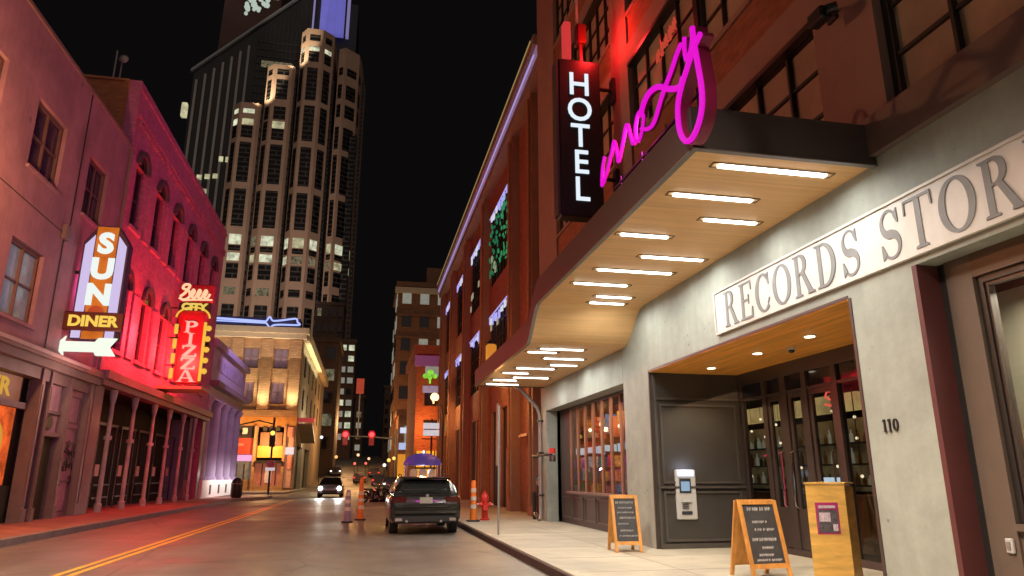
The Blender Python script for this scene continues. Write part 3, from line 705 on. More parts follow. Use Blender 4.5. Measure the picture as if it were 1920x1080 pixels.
poly = [(y, z - .03) for y, z in prof]; ns = len(prof)
for i in range(ns - 1):
    a, b = prof[i], prof[i + 1]; 
    p = [(a[0], a[1] - .03), (b[0], b[1] - .03), (b[0], b[1] + .47), (a[0], a[1] + .47)]
    k = len(fa.v)
    fa.v += [(X0, u, w) for u, w in p] + [(X0 + .05, u, w) for u, w in p]
    fa.f += [(k, k + 1, k + 2, k + 3), (k + 4, k + 7, k + 6, k + 5), (k, k + 4, k + 5, k + 1), (k + 2, k + 6, k + 7, k + 3)]
    if i == 0: fa.f.append((k, k + 3, k + 7, k + 4))
    if i == ns - 2: fa.f.append((k + 1, k + 5, k + 6, k + 2))
fa.build("fascia", mat("aubergine_fascia", (0.036, 0.030, 0.033), 0.5, metal=.1, var=.08), C, True)
MB().box(X0, X1, 6.40, 6.449, 4.95, 5.45).build("fascia", fascia_m, C)
MB().box(X0 + .05, X1, 22.1, 22.15, 4.27, 4.78).build("fascia", fascia_m, C)
tr = MB()
for i in range(ns - 1):
    a, b = prof[i], prof[i + 1]; k = len(tr.v)
    q = [(X0 - .012, a[0], a[1] - .045), (X0 + .06, a[0], a[1] - .045), (X0 + .06, a[0], a[1] - .031), (X0 - .012, a[0], a[1] - .031)]
    q2 = [(x, b[0], z - a[1] + b[1]) for x, _, z in q]; tr.v += q + q2
    tr.f += [(k, k + 1, k + 5, k + 4), (k + 1, k + 2, k + 6, k + 5), (k + 2, k + 3, k + 7, k + 6), (k + 3, k, k + 4, k + 7)]
tr.box(X0, X1, 6.385, 6.46, 4.935, 4.949)
tr.build("edge_trim", trim_grey, C)
MB().box(X0 + .05, X1, 6.45, 22.1, 5.30, 5.36).build("canopy_roof", fascia_m, C) if False else MB().box(X0 + .05, X1, 6.45, 13.6, 5.32, 5.37).box(X0 + .05, X1, 14.7, 22.1, 4.66, 4.71).build("canopy_roof", fascia_m, C)
up = [(3.83, 5.22, 6.81), (3.68, 4.77, 7.71), (4.48, 5.27, 8.47), (3.55, 4.29, 9.28), (4.27, 5.33, 10.25), (3.79, 5.15, 11.1), (3.65, 4.67, 12.03), (4.37, 5.08, 12.9), (4.40, 5.12, 13.42)]
lo = [(3.78, 4.77, 15.18), (3.59, 4.25, 15.65), (4.18, 5.17, 16.47), (4.60, 5.30, 17.46), (3.85, 4.87, 18.16), (3.66, 4.37, 19.1), (4.13, 5.17, 19.95), (3.65, 4.35, 20.6), (3.61, 4.62, 21.6)]
slot = mat("light_slot_frame", (0.16, 0.10, 0.06), .5)
for (a, b, y), z in [(q, 4.98) for q in up] + [(q, 4.30) for q in lo]:
    f = MB().box(a - .09, b + .09, y - .065, y - .05, z - .012, z - .0005).box(a - .09, b + .09, y + .05, y + .065, z - .012, z - .0005).box(a - .09, a - .075, y - .05, y + .05, z - .012, z - .0005).box(b + .075, b + .09, y - .05, y + .05, z - .012, z - .0005).build("strip_light", slot, C)
    MB().bevbox(a, b, y - .035, y + .035, z - .03, z - .001, .006).build("tube", white_hot, f)
    l = lamp("strip_light_beam", 'AREA', (0, 0, 0), 27 * (b - a), (1.0, .97, .88), b - a, sy=.07); l.parent = C
    l.location = Vector(((a + b) / 2, y, z - .036)) - WL[C.name]
    l.data.spread = R(170)
# drain pipe under the far end
t = thing("drain_pipe", (5.55, 22.3, .15), "grey drain pipe bending from the canopy end down the hotel corner", "drain pipe")
MB().tube([(4.45, 22.3, 4.40), (4.8, 22.3, 4.28), (5.42, 22.35, 3.65), (5.5, 22.35, 3.4), (5.5, 22.35, .3), (5.42, 22.2, .17)], .06, 10).build("pipe", steel, t, True)
pb = MB()
for z in (.9, 2.2, 3.2): pb.box(5.42, 5.599, 22.27, 22.43, z, z + .05)
pb.build("pipe_clip", blackmetal, t)

# ================================================================== magenta script sign on the canopy edge
t = thing("script_sign", (3.3, 7.6, 5.4), "magenta neon script reading moxy standing on the canopy edge", "neon sign")
def smooth(pts, k=5):
    out = []; n = len(pts)
    for i in range(n - 1):
        p0, p1, p2, p3 = pts[max(i - 1, 0)], pts[i], pts[i + 1], pts[min(i + 2, n - 1)]
        for j in range(k):
            s = j / k; s2 = s * s; s3 = s2 * s
            out.append(tuple(.5 * ((2 * b) + (-a + c) * s + (2 * a - 5 * b + 4 * c - d) * s2 + (-a + 3 * b - 3 * c + d) * s3) for a, b, c, d in zip(p0, p1, p2, p3)))
    out.append(pts[-1]); return out
strokes = [
 [(9.1, 6.11), (9.22, 5.94), (9.25, 5.7), (9.01, 5.84), (8.79, 6.03), (8.67, 6.15), (8.58, 5.92), (8.53, 5.76), (8.37, 5.93), (8.17, 6.15), (8.06, 5.94), (7.97, 5.76), (7.85, 5.78)],
 [(7.63, 6.07), (7.76, 6.06), (7.85, 5.93), (7.84, 5.75), (7.73, 5.7), (7.62, 5.79), (7.56, 5.94), (7.63, 6.07)],
 [(7.61, 5.96), (7.54, 6.07), (7.34, 6.14), (7.06, 6.07), (6.8, 5.89), (6.57, 5.76), (6.45, 5.73), (6.38, 5.79)],
 [(7.61, 5.79), (7.39, 5.68), (7.2, 5.68), (6.99, 5.84), (6.82, 5.95), (6.65, 6.04), (6.49, 6.15), (6.36, 6.2)],
 [(6.26, 6.21), (6.28, 6.07), (6.25, 5.92), (6.16, 5.95), (6.1, 6.04), (6.05, 6.2)],
 [(5.88, 6.0), (6.04, 5.94), (6.2, 5.83), (6.38, 5.69), (6.5, 5.54), (6.53, 5.36), (6.5, 5.17), (6.39, 5.01), (6.23, 4.97), (6.07, 5.05), (5.97, 5.2), (5.95, 5.41), (5.99, 5.69), (6.03, 5.96), (6.05, 6.19)]]
chan = mat("crimson_sign_channel", (0.25, 0.012, 0.07), .4)
wd = [.038, .038, .064, .045, .044, .056]
for i, s in enumerate(strokes):
    p = smooth(s); xf = 3.27 - .008 * i
    tb = MB().tube([(xf, y, z) for y, z in p], wd[i] * .56, 10).build("letter_tube", magenta, t, True)
    ch = MB(); L3 = []; w2 = wd[i] * (.8 if i < 2 else 1.15); dp = (.03, .03, .07, .05, .13, .15)[i]
    for k, (y, z) in enumerate(p):
        a = p[max(k - 1, 0)]; b = p[min(k + 1, len(p) - 1)]; dy, dz = b[0] - a[0], b[1] - a[1]; l = math.hypot(dy, dz) or 1
        ny, nz = -dz / l * w2 * .5, dy / l * w2 * .5
        L3.append([(xf + .02, y + ny, z + nz), (xf + .02, y - ny, z - nz), (xf + dp, y - ny, z - nz), (xf + dp, y + ny, z + nz)])
    ch.loft(L3); ch.build("letter_channel", chan, t)
sup = MB()
for y in (8.9, 8.1, 7.3, 6.45): sup.cyl((3.44, y, 5.37), (3.44, y, 5.72), .012, n=8)
sup.box(3.43, 3.46, 6.2, 9.2, 5.62, 5.65)
sup.build("support_rail", blackmetal, t)
l = lamp("script_sign_glow", 'AREA', (0, 0, 0), 160, (1.0, .05, .75), 2.6, sy=.6); l.parent = t
l.location = (-.12, 0, .5); l.data.spread = R(115); l.rotation_euler = Vector((-1, 1.0, .2)).to_track_quat('-Z', 'Y').to_euler()

# ================================================================== HOTEL blade sign
t = thing("hotel_sign", (4.6, 14.5, 7.2), "tall black blade sign reading HOTEL in white letters down its face", "sign")
MB().bevbox(4.12, 5.17, 14.5, 14.9, 7.28, 11.38, .03).build("sign_box", mat("sign_black", (0.012, .013, .014), .4), t)
MB().box(4.06, 4.119, 14.52, 14.88, 7.33, 11.33).build("edge_panel", fascia_m, t)
for k, ch in enumerate("HOTEL"):
    words(ch, .84, (4.63, 14.485, 10.42 - .685 * k), '-y', "letter", hotelwhite, t, ext=.012, bold=.008, xs=.94)
MB().tube([(5.171, 14.7, 10.75), (5.6, 14.7, 10.75)], .05, 8).tube([(5.171, 14.7, 8.35), (5.6, 14.7, 8.35)], .05, 8).box(5.52, 5.599, 14.58, 14.82, 10.4, 11.05).box(5.52, 5.599, 14.58, 14.82, 8.1, 8.6).build("wall_bracket", blackmetal, t)
MB().bevbox(4.28, 4.46, 14.5, 14.75, 11.385, 12.45, .02).build("red_lamp", glow("red_beacon", (.75, .05, .05), .75), t)
MB().bevbox(4.62, 4.86, 14.5, 14.8, 11.9, 12.45, .03).box(4.70, 4.78, 14.6, 14.7, 11.385, 11.9).build("lamp_housing", mat("dark_red_housing", (.10, .012, .012), .4), t)
MB().cyl((4.66, 14.62, 12.45), (4.66, 14.62, 16.5), .035, n=10).build("mast", mat("pale_mast", (.65, .55, .55), .3, metal=.4), t)
l = lamp("hotel_sign_red_flood", 'POINT', (0, 0, 0), 120, (1.0, .02, .02), .12); l.parent = t
l.location = (.42, -.45, 4.55)


# ================================================================== street furniture on the right pavement
def a_board(loc, rz, h, w, lines, label, note):
    t = thing("sandwich_board", (0, 0, 0), label, "sandwich board", "chalk sandwich boards on the pavement")
    lean = .24
    def panel(sgn, nm):
        f = MB(); c = MB(); L = []
        def P(u, s, d): # u across, s 0..1 up, d proud
            y = sgn * (-lean * (1 - s) - .02) + (-d if sgn > 0 else d); return (u, y, h * s)
        def bar(u0, u1, s0, s1, d0=0, d1=.03):
            v = [P(u0, s0, d0), P(u1, s0, d0), P(u1, s1, d0), P(u0, s1, d0), P(u0, s0, d1), P(u1, s0, d1), P(u1, s1, d1), P(u0, s1, d1)]
            return v, [(0, 1, 2, 3), (4, 5, 6, 7), (0, 1, 5, 4), (1, 2, 6, 5), (2, 3, 7, 6), (3, 0, 4, 7)]
        f.add(*bar(-w / 2, -w / 2 + .055, 0, 1)).add(*bar(w / 2 - .055, w / 2, 0, 1)).add(*bar(-w / 2 + .055, w / 2 - .055, .945, 1)).add(*bar(-w / 2 + .055, w / 2 - .055, .13, .19))
        fr = f.build("frame", boardwood, t)
        c.add(*bar(-w / 2 + .055, w / 2 - .055, .19, .945, .004, .014)); pn = c.build("chalk_panel", chalkboard, t)
        return pn, P
    pn, P = panel(1, "front"); pb_, P_ = panel(-1, "back")
    k = [P_(u, s_, d_) for d_ in (-.006, .0035) for u, s_ in ((-w / 2 + .05, .15), (w / 2 - .05, .15), (w / 2 - .05, .97), (-w / 2 + .05, .97))]
    MB().add(k, [(0, 1, 2, 3), (4, 5, 6, 7), (0, 1, 5, 4), (1, 2, 6, 5), (2, 3, 7, 6), (3, 0, 4, 7)]).build("backing_board", boardwood, t)
    MB().box(-w / 2 + .02, w / 2 - .02, -.02, .02, h - .015, h + .01).build("hinge", boardwood, t)
    # chalk writing: short hand-written rows
    rows = MB(); rs = random.Random(note)
    for s, hh, x0, x1 in lines:
        x = x0
        while x < x1:
            wch = rs.uniform(.018, .034); a = rs.uniform(0, 1)
            pts = [(x, s), (x + wch * .3, s + hh), (x + wch * .6, s + hh * .3 * a), (x + wch, s + hh * .8)]
            rows.tube([P(px, ps, .017) for px, ps in pts], .0035, 4); x += wch + rs.uniform(.004, .03 if rs.random() < .2 else .008)
    rows.build("chalk_writing", chalk, t)
    t.location = loc; t.rotation_euler = (0, 0, rz); return t
L1 = [(.85, .045, -.17, .17), (.76, .03, -.13, .12), (.68, .03, -.15, .16), (.58, .04, -.12, .17), (.48, .03, -.15, .05), (.36, .035, -.12, .13), (.27, .03, -.15, .17)]
L2_ = [(.86, .05, -.18, -.02), (.86, .05, .02, .18), (.70, .035, -.14, .08), (.60, .035, -.12, .16), (.47, .045, -.19, .19), (.37, .035, -.06, .10), (.28, .035, -.13, .10), (.22, .03, -.18, .18)]
a_board((4.86, 13.2, .15), R(-4), 1.0, .52, L1, "chalk sandwich board in a honey wood frame, standing at the pier beside the shop window", 3)
a_board((5.50, 9.55, .15), R(4), 1.02, .62, L2_, "nearer chalk sandwich board in a honey wood frame, standing before the entry doors", 5)

t = thing("wooden_lectern", (5.95, 8.4, .15), "golden plywood host stand with a small magenta poster, beside the 110 pier", "host stand")
b = MB(); v = [(5.50, 8.3), (6.00, 8.22), (6.42, 8.62), (5.92, 8.72)]
b.add([(x, y, .15) for x, y in v] + [(x, y, 1.36 + (.04 if i in (0, 1) else 0)) for i, (x, y) in enumerate(v)], [(0, 1, 2, 3), (4, 5, 6, 7), (0, 1, 5, 4), (1, 2, 6, 5), (2, 3, 7, 6), (3, 0, 4, 7)])
b.build("body", boxwood, t)
b = MB(); b.add([(x + (x - 5.96) * .05, y + (y - 8.47) * .05, z) for z in (1.402, 1.425) for x, y in v], [(0, 1, 2, 3), (4, 5, 6, 7), (0, 1, 5, 4), (1, 2, 6, 5), (2, 3, 7, 6), (3, 0, 4, 7)]); b.build("top_board", boxwood, t)
def onface(u0, u1, z0, z1, d):
    A = Vector((5.50, 8.3, 0)); B = Vector((6.00, 8.22, 0)); nrm = Vector((-.16, -1, 0)).normalized()
    q = []
    for dd in (d, d + .003):
        for u, z in ((u0, z0), (u1, z0), (u1, z1), (u0, z1)): q.append(tuple(A + (B - A) * u + nrm * dd + Vector((0, 0, z))))
    return q, [(0, 1, 2, 3), (4, 5, 6, 7), (0, 1, 5, 4), (1, 2, 6, 5), (2, 3, 7, 6), (3, 0, 4, 7)]
po = MB().add(*onface(.20, .78, .80, 1.18, .001)).build("poster", mat("poster_magenta", (0.42, .03, .16), .5), t)
MB().add(*onface(.24, .74, .82, 1.09, .005)).build("poster_panel", mat("poster_photo_grey", (.10, .09, .10), .6, var=.7, scale=30), po)
MB().add(*onface(.27, .55, .95, 1.06, .009)).add(*onface(.60, .72, .84, .92, .009)).add(*onface(.27, .70, 1.11, 1.145, .009)).build("poster_print", mat("poster_print_pink", (.60, .48, .55), .6, var=.5, scale=60), po)

t = thing("sign_post", (3.21, 17.3, .15), "thin galvanised kerb post with a narrow sign plate seen edge-on", "sign post")
MB().box(3.19, 3.23, 17.28, 17.32, .12, 2.15).build("post", steel, t)
MB().box(3.16, 3.185, 17.2, 17.42, 1.75, 3.25).build("sign_plate", mat("plate_back", (.30, .24, .22), .5), t)
MB().box(3.187, 3.232, 17.272, 17.278, 2.15, 3.2).build("bracket", steel, t)

# hydrant
t = thing("fire_hydrant", (3.86, 23.2, .15), "red fire hydrant on the pavement beside an orange traffic cone", "hydrant")
x, y = 3.86, 23.2
MB().lathe(x, y, [(.16, .14), (.16, .19), (.105, .20), (.10, .72), (.125, .73), (.125, .78)], 18).build("barrel", hydred, t, True)
MB().lathe(x, y, [(.13, .781), (.125, .86), (.08, .96), (.035, 1.0), (.03, 1.06)], 18).build("bonnet", hydred, t, True)
MB().cyl((x - .22, y, .62), (x + .22, y, .62), .062, n=12).build("hose_outlet", hydred, t); MB().cyl((x, y - .22, .52), (x, y, .52), .08, n=12).build("pumper_outlet", hydred, t)
MB().cyl((x - .255, y, .62), (x - .221, y, .62), .045, n=6).cyl((x + .221, y, .62), (x + .255, y, .62), .045, n=6).build("outlet_cap", steel, t)

def tall_cone(loc, col, label, h=1.12):
    t = thing("traffic_cone", (0, 0, 0), label, "traffic cone", "tall slim traffic cones")
    MB().bevbox(-.19, .19, -.19, .19, 0, .045, .015).build("base", rubber, t)
    MB().lathe(0, 0, [(.115, .045), (.10, .3), (.075, h * .95), (.055, h)], 18).build("cone_body", col, t, True)
    for z in (.38, .62, .86): 
        rr = .10 - (z - .3) / (h * .95 - .3) * .025; MB().lathe(0, 0, [(rr + .004, z), (rr + .0005, z + .12)], 18).build("reflective_band", tape, t, True)
    t.location = loc; return t
tall_cone((3.38, 22.5, .155), orangeplastic, "tall slim orange traffic cone on the pavement between the car and the hydrant", 1.22)
tall_cone((-.05, 26.6, 0), orangeplastic, "tall slim orange traffic cone in the road left of the dark car", 1.45)
tall_cone((-.47, 25.3, 0), mat("pale_purple_plastic", (.30, .20, .30), .5), "short pale purple delineator post in the road, leftmost of the cones", 1.05)

# standpipe cluster at the hotel's far corner
t = thing("fire_standpipe", (5.9, 23.0, .15), "black standpipe with chrome valves at the far corner of the hotel", "standpipe")
MB().tube([(5.98, 22.9, .15), (5.98, 22.9, 2.1), (5.80, 22.75, 2.2)], .09, 10).tube([(5.68, 23.2, .15), (5.68, 23.2, 1.3)], .11, 10).tube([(5.68, 23.2, 1.1), (5.98, 22.9, 1.25)], .06, 8).tube([(5.52, 23.3, .15), (5.52, 23.3, 1.0)], .06, 8).build("pipe", blackmetal, t, True)
MB().cyl((5.62, 23.05, 1.28), (5.55, 22.85, 1.45), .09, n=12).cyl((5.80, 22.7, 1.18), (5.74, 22.5, 1.16), .08, n=12).cyl((5.52, 23.15, .35), (5.52, 22.95, .28), .07, n=12).build("valve_cap", chrome, t)
MB().tube([(5.66 + .1 * math.cos(a), 22.95, .95 + .1 * math.sin(a)) for a in [k * math.pi / 6 for k in range(12)]], .014, 6, closed=True).build("hand_wheel", blackmetal, t)
t = thing("wall_connection", (5.5, 20.9, 2.1), "red capped pipe fitting held out on a black arm beside the drain pipe", "pipe fitting")
MB().tube([(5.30, 22.6, 2.12), (5.30, 20.9, 2.12), (5.42, 20.6, 2.12)], .035, 8).box(5.28, 5.56, 22.44, 22.6, 2.06, 2.18).build("arm", blackmetal, t)
MB().cyl((5.42, 20.55, 2.16), (5.42, 20.55, 2.30), .10, n=14).build("red_cap", hydred, t); MB().cyl((5.42, 20.55, 1.92), (5.42, 20.55, 2.10), .10, n=14).build("chrome_cup", chrome, t)

# ================================================================== brick building beyond the hotel
B = thing("brick_building", (6.2, 42, 0), "orange brick building with dark pilasters and purple lit signs beyond the hotel", "building")
BX = 6.2; pys = [25.1, 29.0, 36.7, 44.0, 51.3, 58.6]
brn = mat("orange_brown_brick", (.225, .11, .065), .85, var=.15, scale=2, brick=.3, mortar=(.26, .10, .05), stain=.12)
hh = []
for i in range(1, 5):
    a, b = pys[i] + .45, pys[i + 1] - .45
    hh += [(a, b, 11.3, 15.4), (a, b, 6.2, 9.75), (a + .2, b - .2, .15, 4.6)]
hh += [(26.1, 27.1, .15, 2.95)]
gridwall('x', BX, BX + .4, (22.6, 59.4), (.15, 17.3), hh).build("wall", brn, B)
MB().box(BX + .8, 20, 22.7, 59.3, .15, 17.2).build("core_wall", darkvoid, B)
MB().box(BX + .4, 20, 59.3, 59.4, .15, 17.2).build("end_wall", brn, B)
pil = mat("brown_pilaster", (.26, .12, .085), .7, var=.1, stain=.1)
for y in pys:
    MB().box(BX - .35, BX - .001, y - .32, y + .32, .15, 16.6).box(BX - .42, BX - .001, y - .4, y + .4, .10, .75).build("pilaster", pil, B)
    MB().cyl((BX - .45, y - .2, .5), (BX - .45, y - .2, 16.3), .07, n=8).build("downpipe", mat("rust_downpipe", (.30, .13, .06), .5), B)
MB().box(BX - .30, BX + .4, 22.65, 24.78, .16, .5).build("plinth", pil, B)
MB().box(BX - .55, BX + .5, 22.6, 59.5, 16.6, 17.0).box(BX - .75, BX + .5, 22.6, 59.6, 17.35, 17.8).build("cornice", mauvetrim, B)
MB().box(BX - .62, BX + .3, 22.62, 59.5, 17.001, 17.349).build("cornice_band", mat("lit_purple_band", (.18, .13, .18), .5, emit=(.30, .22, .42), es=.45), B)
MB().box(BX - .66, BX - .621, 23, 59.3, 17.10, 17.17).build("led_strip", glow("cornice_led", (.50, .38, .85), .8), B)
MB().box(BX - .79, BX - .751, 23, 59.3, 17.72, 17.76).build("led_strip", glow("cornice_gold_led", (.65, .45, .15), .45), B)
gr = glow("green_neon", (.03, .30, .11), .8); gr2 = glow("dim_green_neon", (.02, .22, .10), .7)
pu = glow("purple_led", (.46, .42, .95), .95); pw = glow("white_led", (.72, .72, .85), .9); yel = glow("gold_led", (.75, .6, .25), .8)
brw = mat("brown_window_mesh", (.045, .03, .03), .5, var=.4, scale=6)
for i in range(1, 5):
    a, b = pys[i] + .45, pys[i + 1] - .45
    for z0, z1 in ((11.3, 15.4), (6.2, 9.75)):
        window(B, 'x', BX + .08, .2, a, b, z0, z1, 8, 5, blackmetal, brw, .06, .12)
        m1 = MB(); m2 = MB(); rs = random.Random(i * 10 + int(z0)); y = a + .2
        while y < b - .6:
            w = rs.uniform(.12, .42); hgt = rs.uniform(.2, .5); (m1 if rs.random() < .6 else m2).box(BX - .12, BX - .06, y, y + w, z1 - .25 - hgt, z1 - .25 + rs.uniform(-.08, .05)); y += w + rs.uniform(.08, .5)
        m1.box(BX - .05, BX - .03, a, b, z1 - .12, z1 - .04)
        build_each(m1, "led_letter", pu, B); build_each(m2, "led_letter", pw, B)
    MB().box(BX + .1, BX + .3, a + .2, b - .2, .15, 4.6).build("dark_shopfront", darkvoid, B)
    for k in range(3):
        y = a + .9 + k * (b - a - 1.8) / 2; MB().box(BX - .02, BX + .099, y - .13, y + .13, .15, 4.6).build("shopfront_post", pil, B)
rs = random.Random(4)
gm = MB(); gd = MB(); gy = MB()
for k in range(150):
    y = rs.uniform(30.0, 36.0); z = rs.uniform(11.6, 14.7)
    if abs(math.sin(y * 2.1 + z * 1.3)) < .35: continue
    (gm if y < 33.4 else gd).box(BX - .09, BX - .05, y, y + rs.uniform(.08, .25), z, z + rs.uniform(.08, .2))
for k in range(14):
    y = rs.uniform(33, 43); z = rs.uniform(11.5, 12.6) if k < 9 else rs.uniform(8.7, 9.3); gy.box(BX - .09, BX - .05, y, y + .35, z, z + .35)
gm.build("green_neon_sign", gr, B); gd.build("green_neon_sign", gr2, B); gy.build("gold_neon_sign", mat("dull_gold_lamp", (.1, .1, .1), .5, emit=(.42, .38, .25), es=.7), B)
MB().box(BX - .25, BX - .001, 23.25, 23.95, .15, 4.4).build("cream_pilaster", mat("cream_plaster", (.5, .40, .28), .7, var=.1, stain=.15), B)
dr = MB().box(BX + .12, BX + .2, 26.1, 27.1, .15, 2.95).build("door", mat("black_door", (.02, .018, .017), .4), B)
MB().box(BX - .35, BX - .001, 25.9, 27.3, 2.96, 3.06).build("door_hood", mat("tan_hood", (.4, .25, .16), .6), B)
MB().box(BX - .06, BX - .001, 29.5, 31.2, .15, 2.7).build("orange_panel", mat("orange_door_panel", (.5, .17, .05), .6), B)
t = thing("wall_lantern", (5.5, 31, 6.6), "orange glowing wall lantern on the brick building beside the canopy end", "lantern")
MB().bevbox(5.15, 5.60, 30.8, 31.2, 6.3, 7.3, .06).build("lantern_body", glow("amber_lantern", (.75, .26, .03), .8), t); MB().box(5.59, 6.199, 30.95, 31.05, 6.8, 6.9).build("arm", blackmetal, t)
MB().lathe(5.375, 31, [(.3, 7.301), (.08, 7.5)], 8).build("lantern_cap", blackmetal, t)
l = lamp("lantern_light", 'POINT', (0, 0, 0), 260, (1.0, .42, .08), .15); l.parent = t; l.location = (-.55, -.3, -.5)
lamp("brick_facade_fill", 'AREA', (4.6, 44, .5), 95, (1.0, .50, .20), 1.0, look=(6.2, 44, 6), sy=28)  # unseen long strip added at pavement level to brighten the brick facade
lamp("magenta_facade_fill", 'AREA', (5.7, 36, 13), 420, (1.0, .10, .55), .8, look=(-10, 36, 13), sy=12)  # unseen area lamp added to throw magenta onto the building opposite
lamp("alley_lamp", 'POINT', (4.9, 26.2, 3.9), 140, (1.0, .50, .16), .15)

# ================================================================== left: mauve diner building
W = -10.1
M_ = thing("mauve_building", (-10.1, 20, 0), "mauve painted corner building above the diner at the left edge", "building")
mh = [(17.2, 19.3, 10.3, 12.5), (21.22, 23.3, 10.3, 12.5), (25.32, 27.15, 10.35, 12.55), (21.2, 23.28, 5.88, 8.1), (17.2, 19.28, 5.88, 8.1), (13.2, 15.3, 5.88, 8.1), (13.2, 15.3, 10.3, 12.5)]
gridwall('x', W - .4, W, (8, 28.95), (5.0, 14.58), mh).build("wall", mauve, M_)
MB().box(W - 12, W - .41, 8, 28.9, 0, 14.3).build("core_wall", darkvoid, M_)
MB().box(W - .45, W + .06, 8, 28.95, 14.581, 14.70).build("coping", mauvetrim, M_)
fm = mat("window_wood_frame", (.13, .075, .07), .6)
for h in mh:
    f = window(M_, 'x', W - .12, -.16, h[0] + .02, h[1] - .02, h[2] + .02, h[3] - .02, 2, 2, fm, greyglass if h[2] < 7 else purpleglass, .06, .09)
    MB().box(W - .12, W + .09, h[0] - .08, h[1] + .08, h[2] - .10, h[2] - .002).build("sill", mauve, f)
MB().box(W - .2, W + .30, 8, 29.0, 5.05, 5.30).box(W - .2, W + .20, 8, 29.0, 4.80, 5.05).build("cornice", mauvetrim, M_)
MB().box(W + .301, W + .32, 8, 27.5, 5.16, 5.27).build("cornice_edge", mat("pale_edge", (.5, .42, .42), .6), M_)
lo_ = MB().box(W - .40, W - .02, 8, 29.0, 4.45, 4.80); lo_.build("fascia_board", mauvetrim, M_)
pm = MB()
for y, w in ((24.62, .22), (25.22, .12), (26.85, .2), (28.72, .26)):
    pm.box(W - .3, W + .05, y - w / 2, y + w / 2, .15, 4.80).box(W + .051, W + .08, y - w / 2 + .05, y + w / 2 - .05, .6, 4.3).box(W - .28, W + .11, y - w / 2 - .04, y + w / 2 + .04, .15, .55)
pm.build("pilaster", mauvetrim, M_)
MB().tube([(W + .08, 28.86, 14.5), (W + .08, 28.86, 5.4)], .06, 8).build("downpipe", mauvetrim, M_, True)
MB().tube([(W + .03, 24.3, 5.35), (W + .03, 24.3, 9.4), (W + .03, 24.6, 9.6), (W + .03, 24.6, 14.5)], .02, 6).build("conduit", blackmetal, M_)
MB().tube([(W + .04, 8.5, 9.35), (W + .04, 14, 9.15), (W + .04, 20, 9.3), (W + .04, 24.3, 9.2)], .014, 6).build("cable", blackmetal, M_)
MB().bevbox(W + .001, W + .16, 24.1, 24.5, 9.0, 9.5, .02).build("junction_box", mauvetrim, M_)
# door bay, panelled bay
MB().box(W - .35, W - .25, 25.33, 26.67, .15, 2.75).build("door", mat("dark_olive_door", (.035, .045, .015), .5, var=.2), M_)
MB().box(W - .4, W - .02, 25.33, 26.67, 2.76, 2.90).box(W - .25, W - .1, 25.33, 26.67, 3.5, 3.6).build("transom_bar", mauvetrim, M_)
MB().box(W - .4, W - .2, 25.33, 26.67, 2.91, 3.49).box(W - .4, W - .2, 25.33, 26.67, 3.61, 4.45).build("transom_panel", mat("mauve_panel", (.42, .26, .29), .6, var=.25), M_)
MB().cyl((W - .2, 25.9, 3.2), (W - .1, 25.9, 3.2), .24, n=20).build("round_vent", blackmetal, M_)
MB().box(W - .4, W - .2, 27.03, 28.56, .15, 4.45).build("panel_wall", mat("mauve_panel", (.42, .26, .29), .6, var=.25), M_)
pp = MB()
for z0, z1 in ((3.3, 4.2), (2.6, 3.1), (.3, 1.3)):
    pp.box(W - .199, W - .16, 27.1, 28.45, z0, z0 + .06).box(W - .199, W - .16, 27.1, 28.45, z1, z1 + .06).box(W - .199, W - .16, 27.1, 27.17, z0 + .06, z1).box(W - .199, W - .16, 28.38, 28.45, z0 + .06, z1)
pp.build("panel_moulding", mauvetrim, M_)
iw = MB(); rs = random.Random(2)
for k in range(16):
    cy, cz = rs.uniform(27.25, 28.35), rs.uniform(1.2, 2.55); r = rs.uniform(.09, .2); a0 = rs.uniform(0, 6)
    iw.tube([(W - .13, cy + r * (1 - q / 12) * math.cos(a0 + q * .6), cz + r * (1 - q / 12) * math.sin(a0 + q * .6)) for q in range(11)], .022, 5)
iw.build("scroll_ironwork", blackmetal, M_)
# diner bay
MB().box(W - .5, W - .35, 14, 24.5, .15, 1.22).build("stall_riser", mat("dark_olive_panel", (.03, .04, .025), .5), M_)
MB().box(W - .42, W - .25, 14, 24.5, 3.50, 3.68).build("transom_bar", mauvetrim, M_)
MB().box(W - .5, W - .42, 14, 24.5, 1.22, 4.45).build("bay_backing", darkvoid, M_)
t = thing("diner_fascia_sign", (-10.4, 22.6, 3.7), "brown fascia board lettered DINER in gold above the orange poster", "sign")
MB().box(W - .419, W - .34, 19.6, 24.1, 3.70, 4.44).build("board", mat("brown_sign_board", (.16, .06, .03), .5, emit=(.3, .1, .03), es=.25), t)
words("DINER", .72, (W - .335, 21.85, 3.82), '+x', "lettering", glow("gold_letters", (.80, .42, .06), .8), t, ext=.01, bold=.02, xs=1.5)
t = thing("lit_poster", (-10.4, 22, 1.3), "glowing orange backlit poster in the diner window at the left edge", "poster")
MB().box(W - .419, W - .36, 18.8, 24.05, 1.24, 3.49).build("poster_sheet", glow("orange_backlight", (1.0, .14, .025), .75, .6, 1.4), t)
MB().tube([(W - .345, 22.75 + .62 * math.cos(a), 2.45 + .62 * math.sin(a)) for a in [k * math.pi / 12 for k in range(24)]], .07, 6, closed=True).build("poster_ring", glow("poster_gold", (.75, .38, .05), .8), t)
MB().ball((W - .345, 22.75, 2.45), .4, 14, sx=.03).build("poster_disc", glow("poster_rose", (.9, .35, .3), .7), t)
l = lamp("poster_glow", 'AREA', (0, 0, 0), 60, (1, .25, .06), 2.5, look=None, sy=1.8); l.parent = t; l.location = (.25, -.6, 1.1); l.rotation_euler = (0, R(90) * -1, 0)

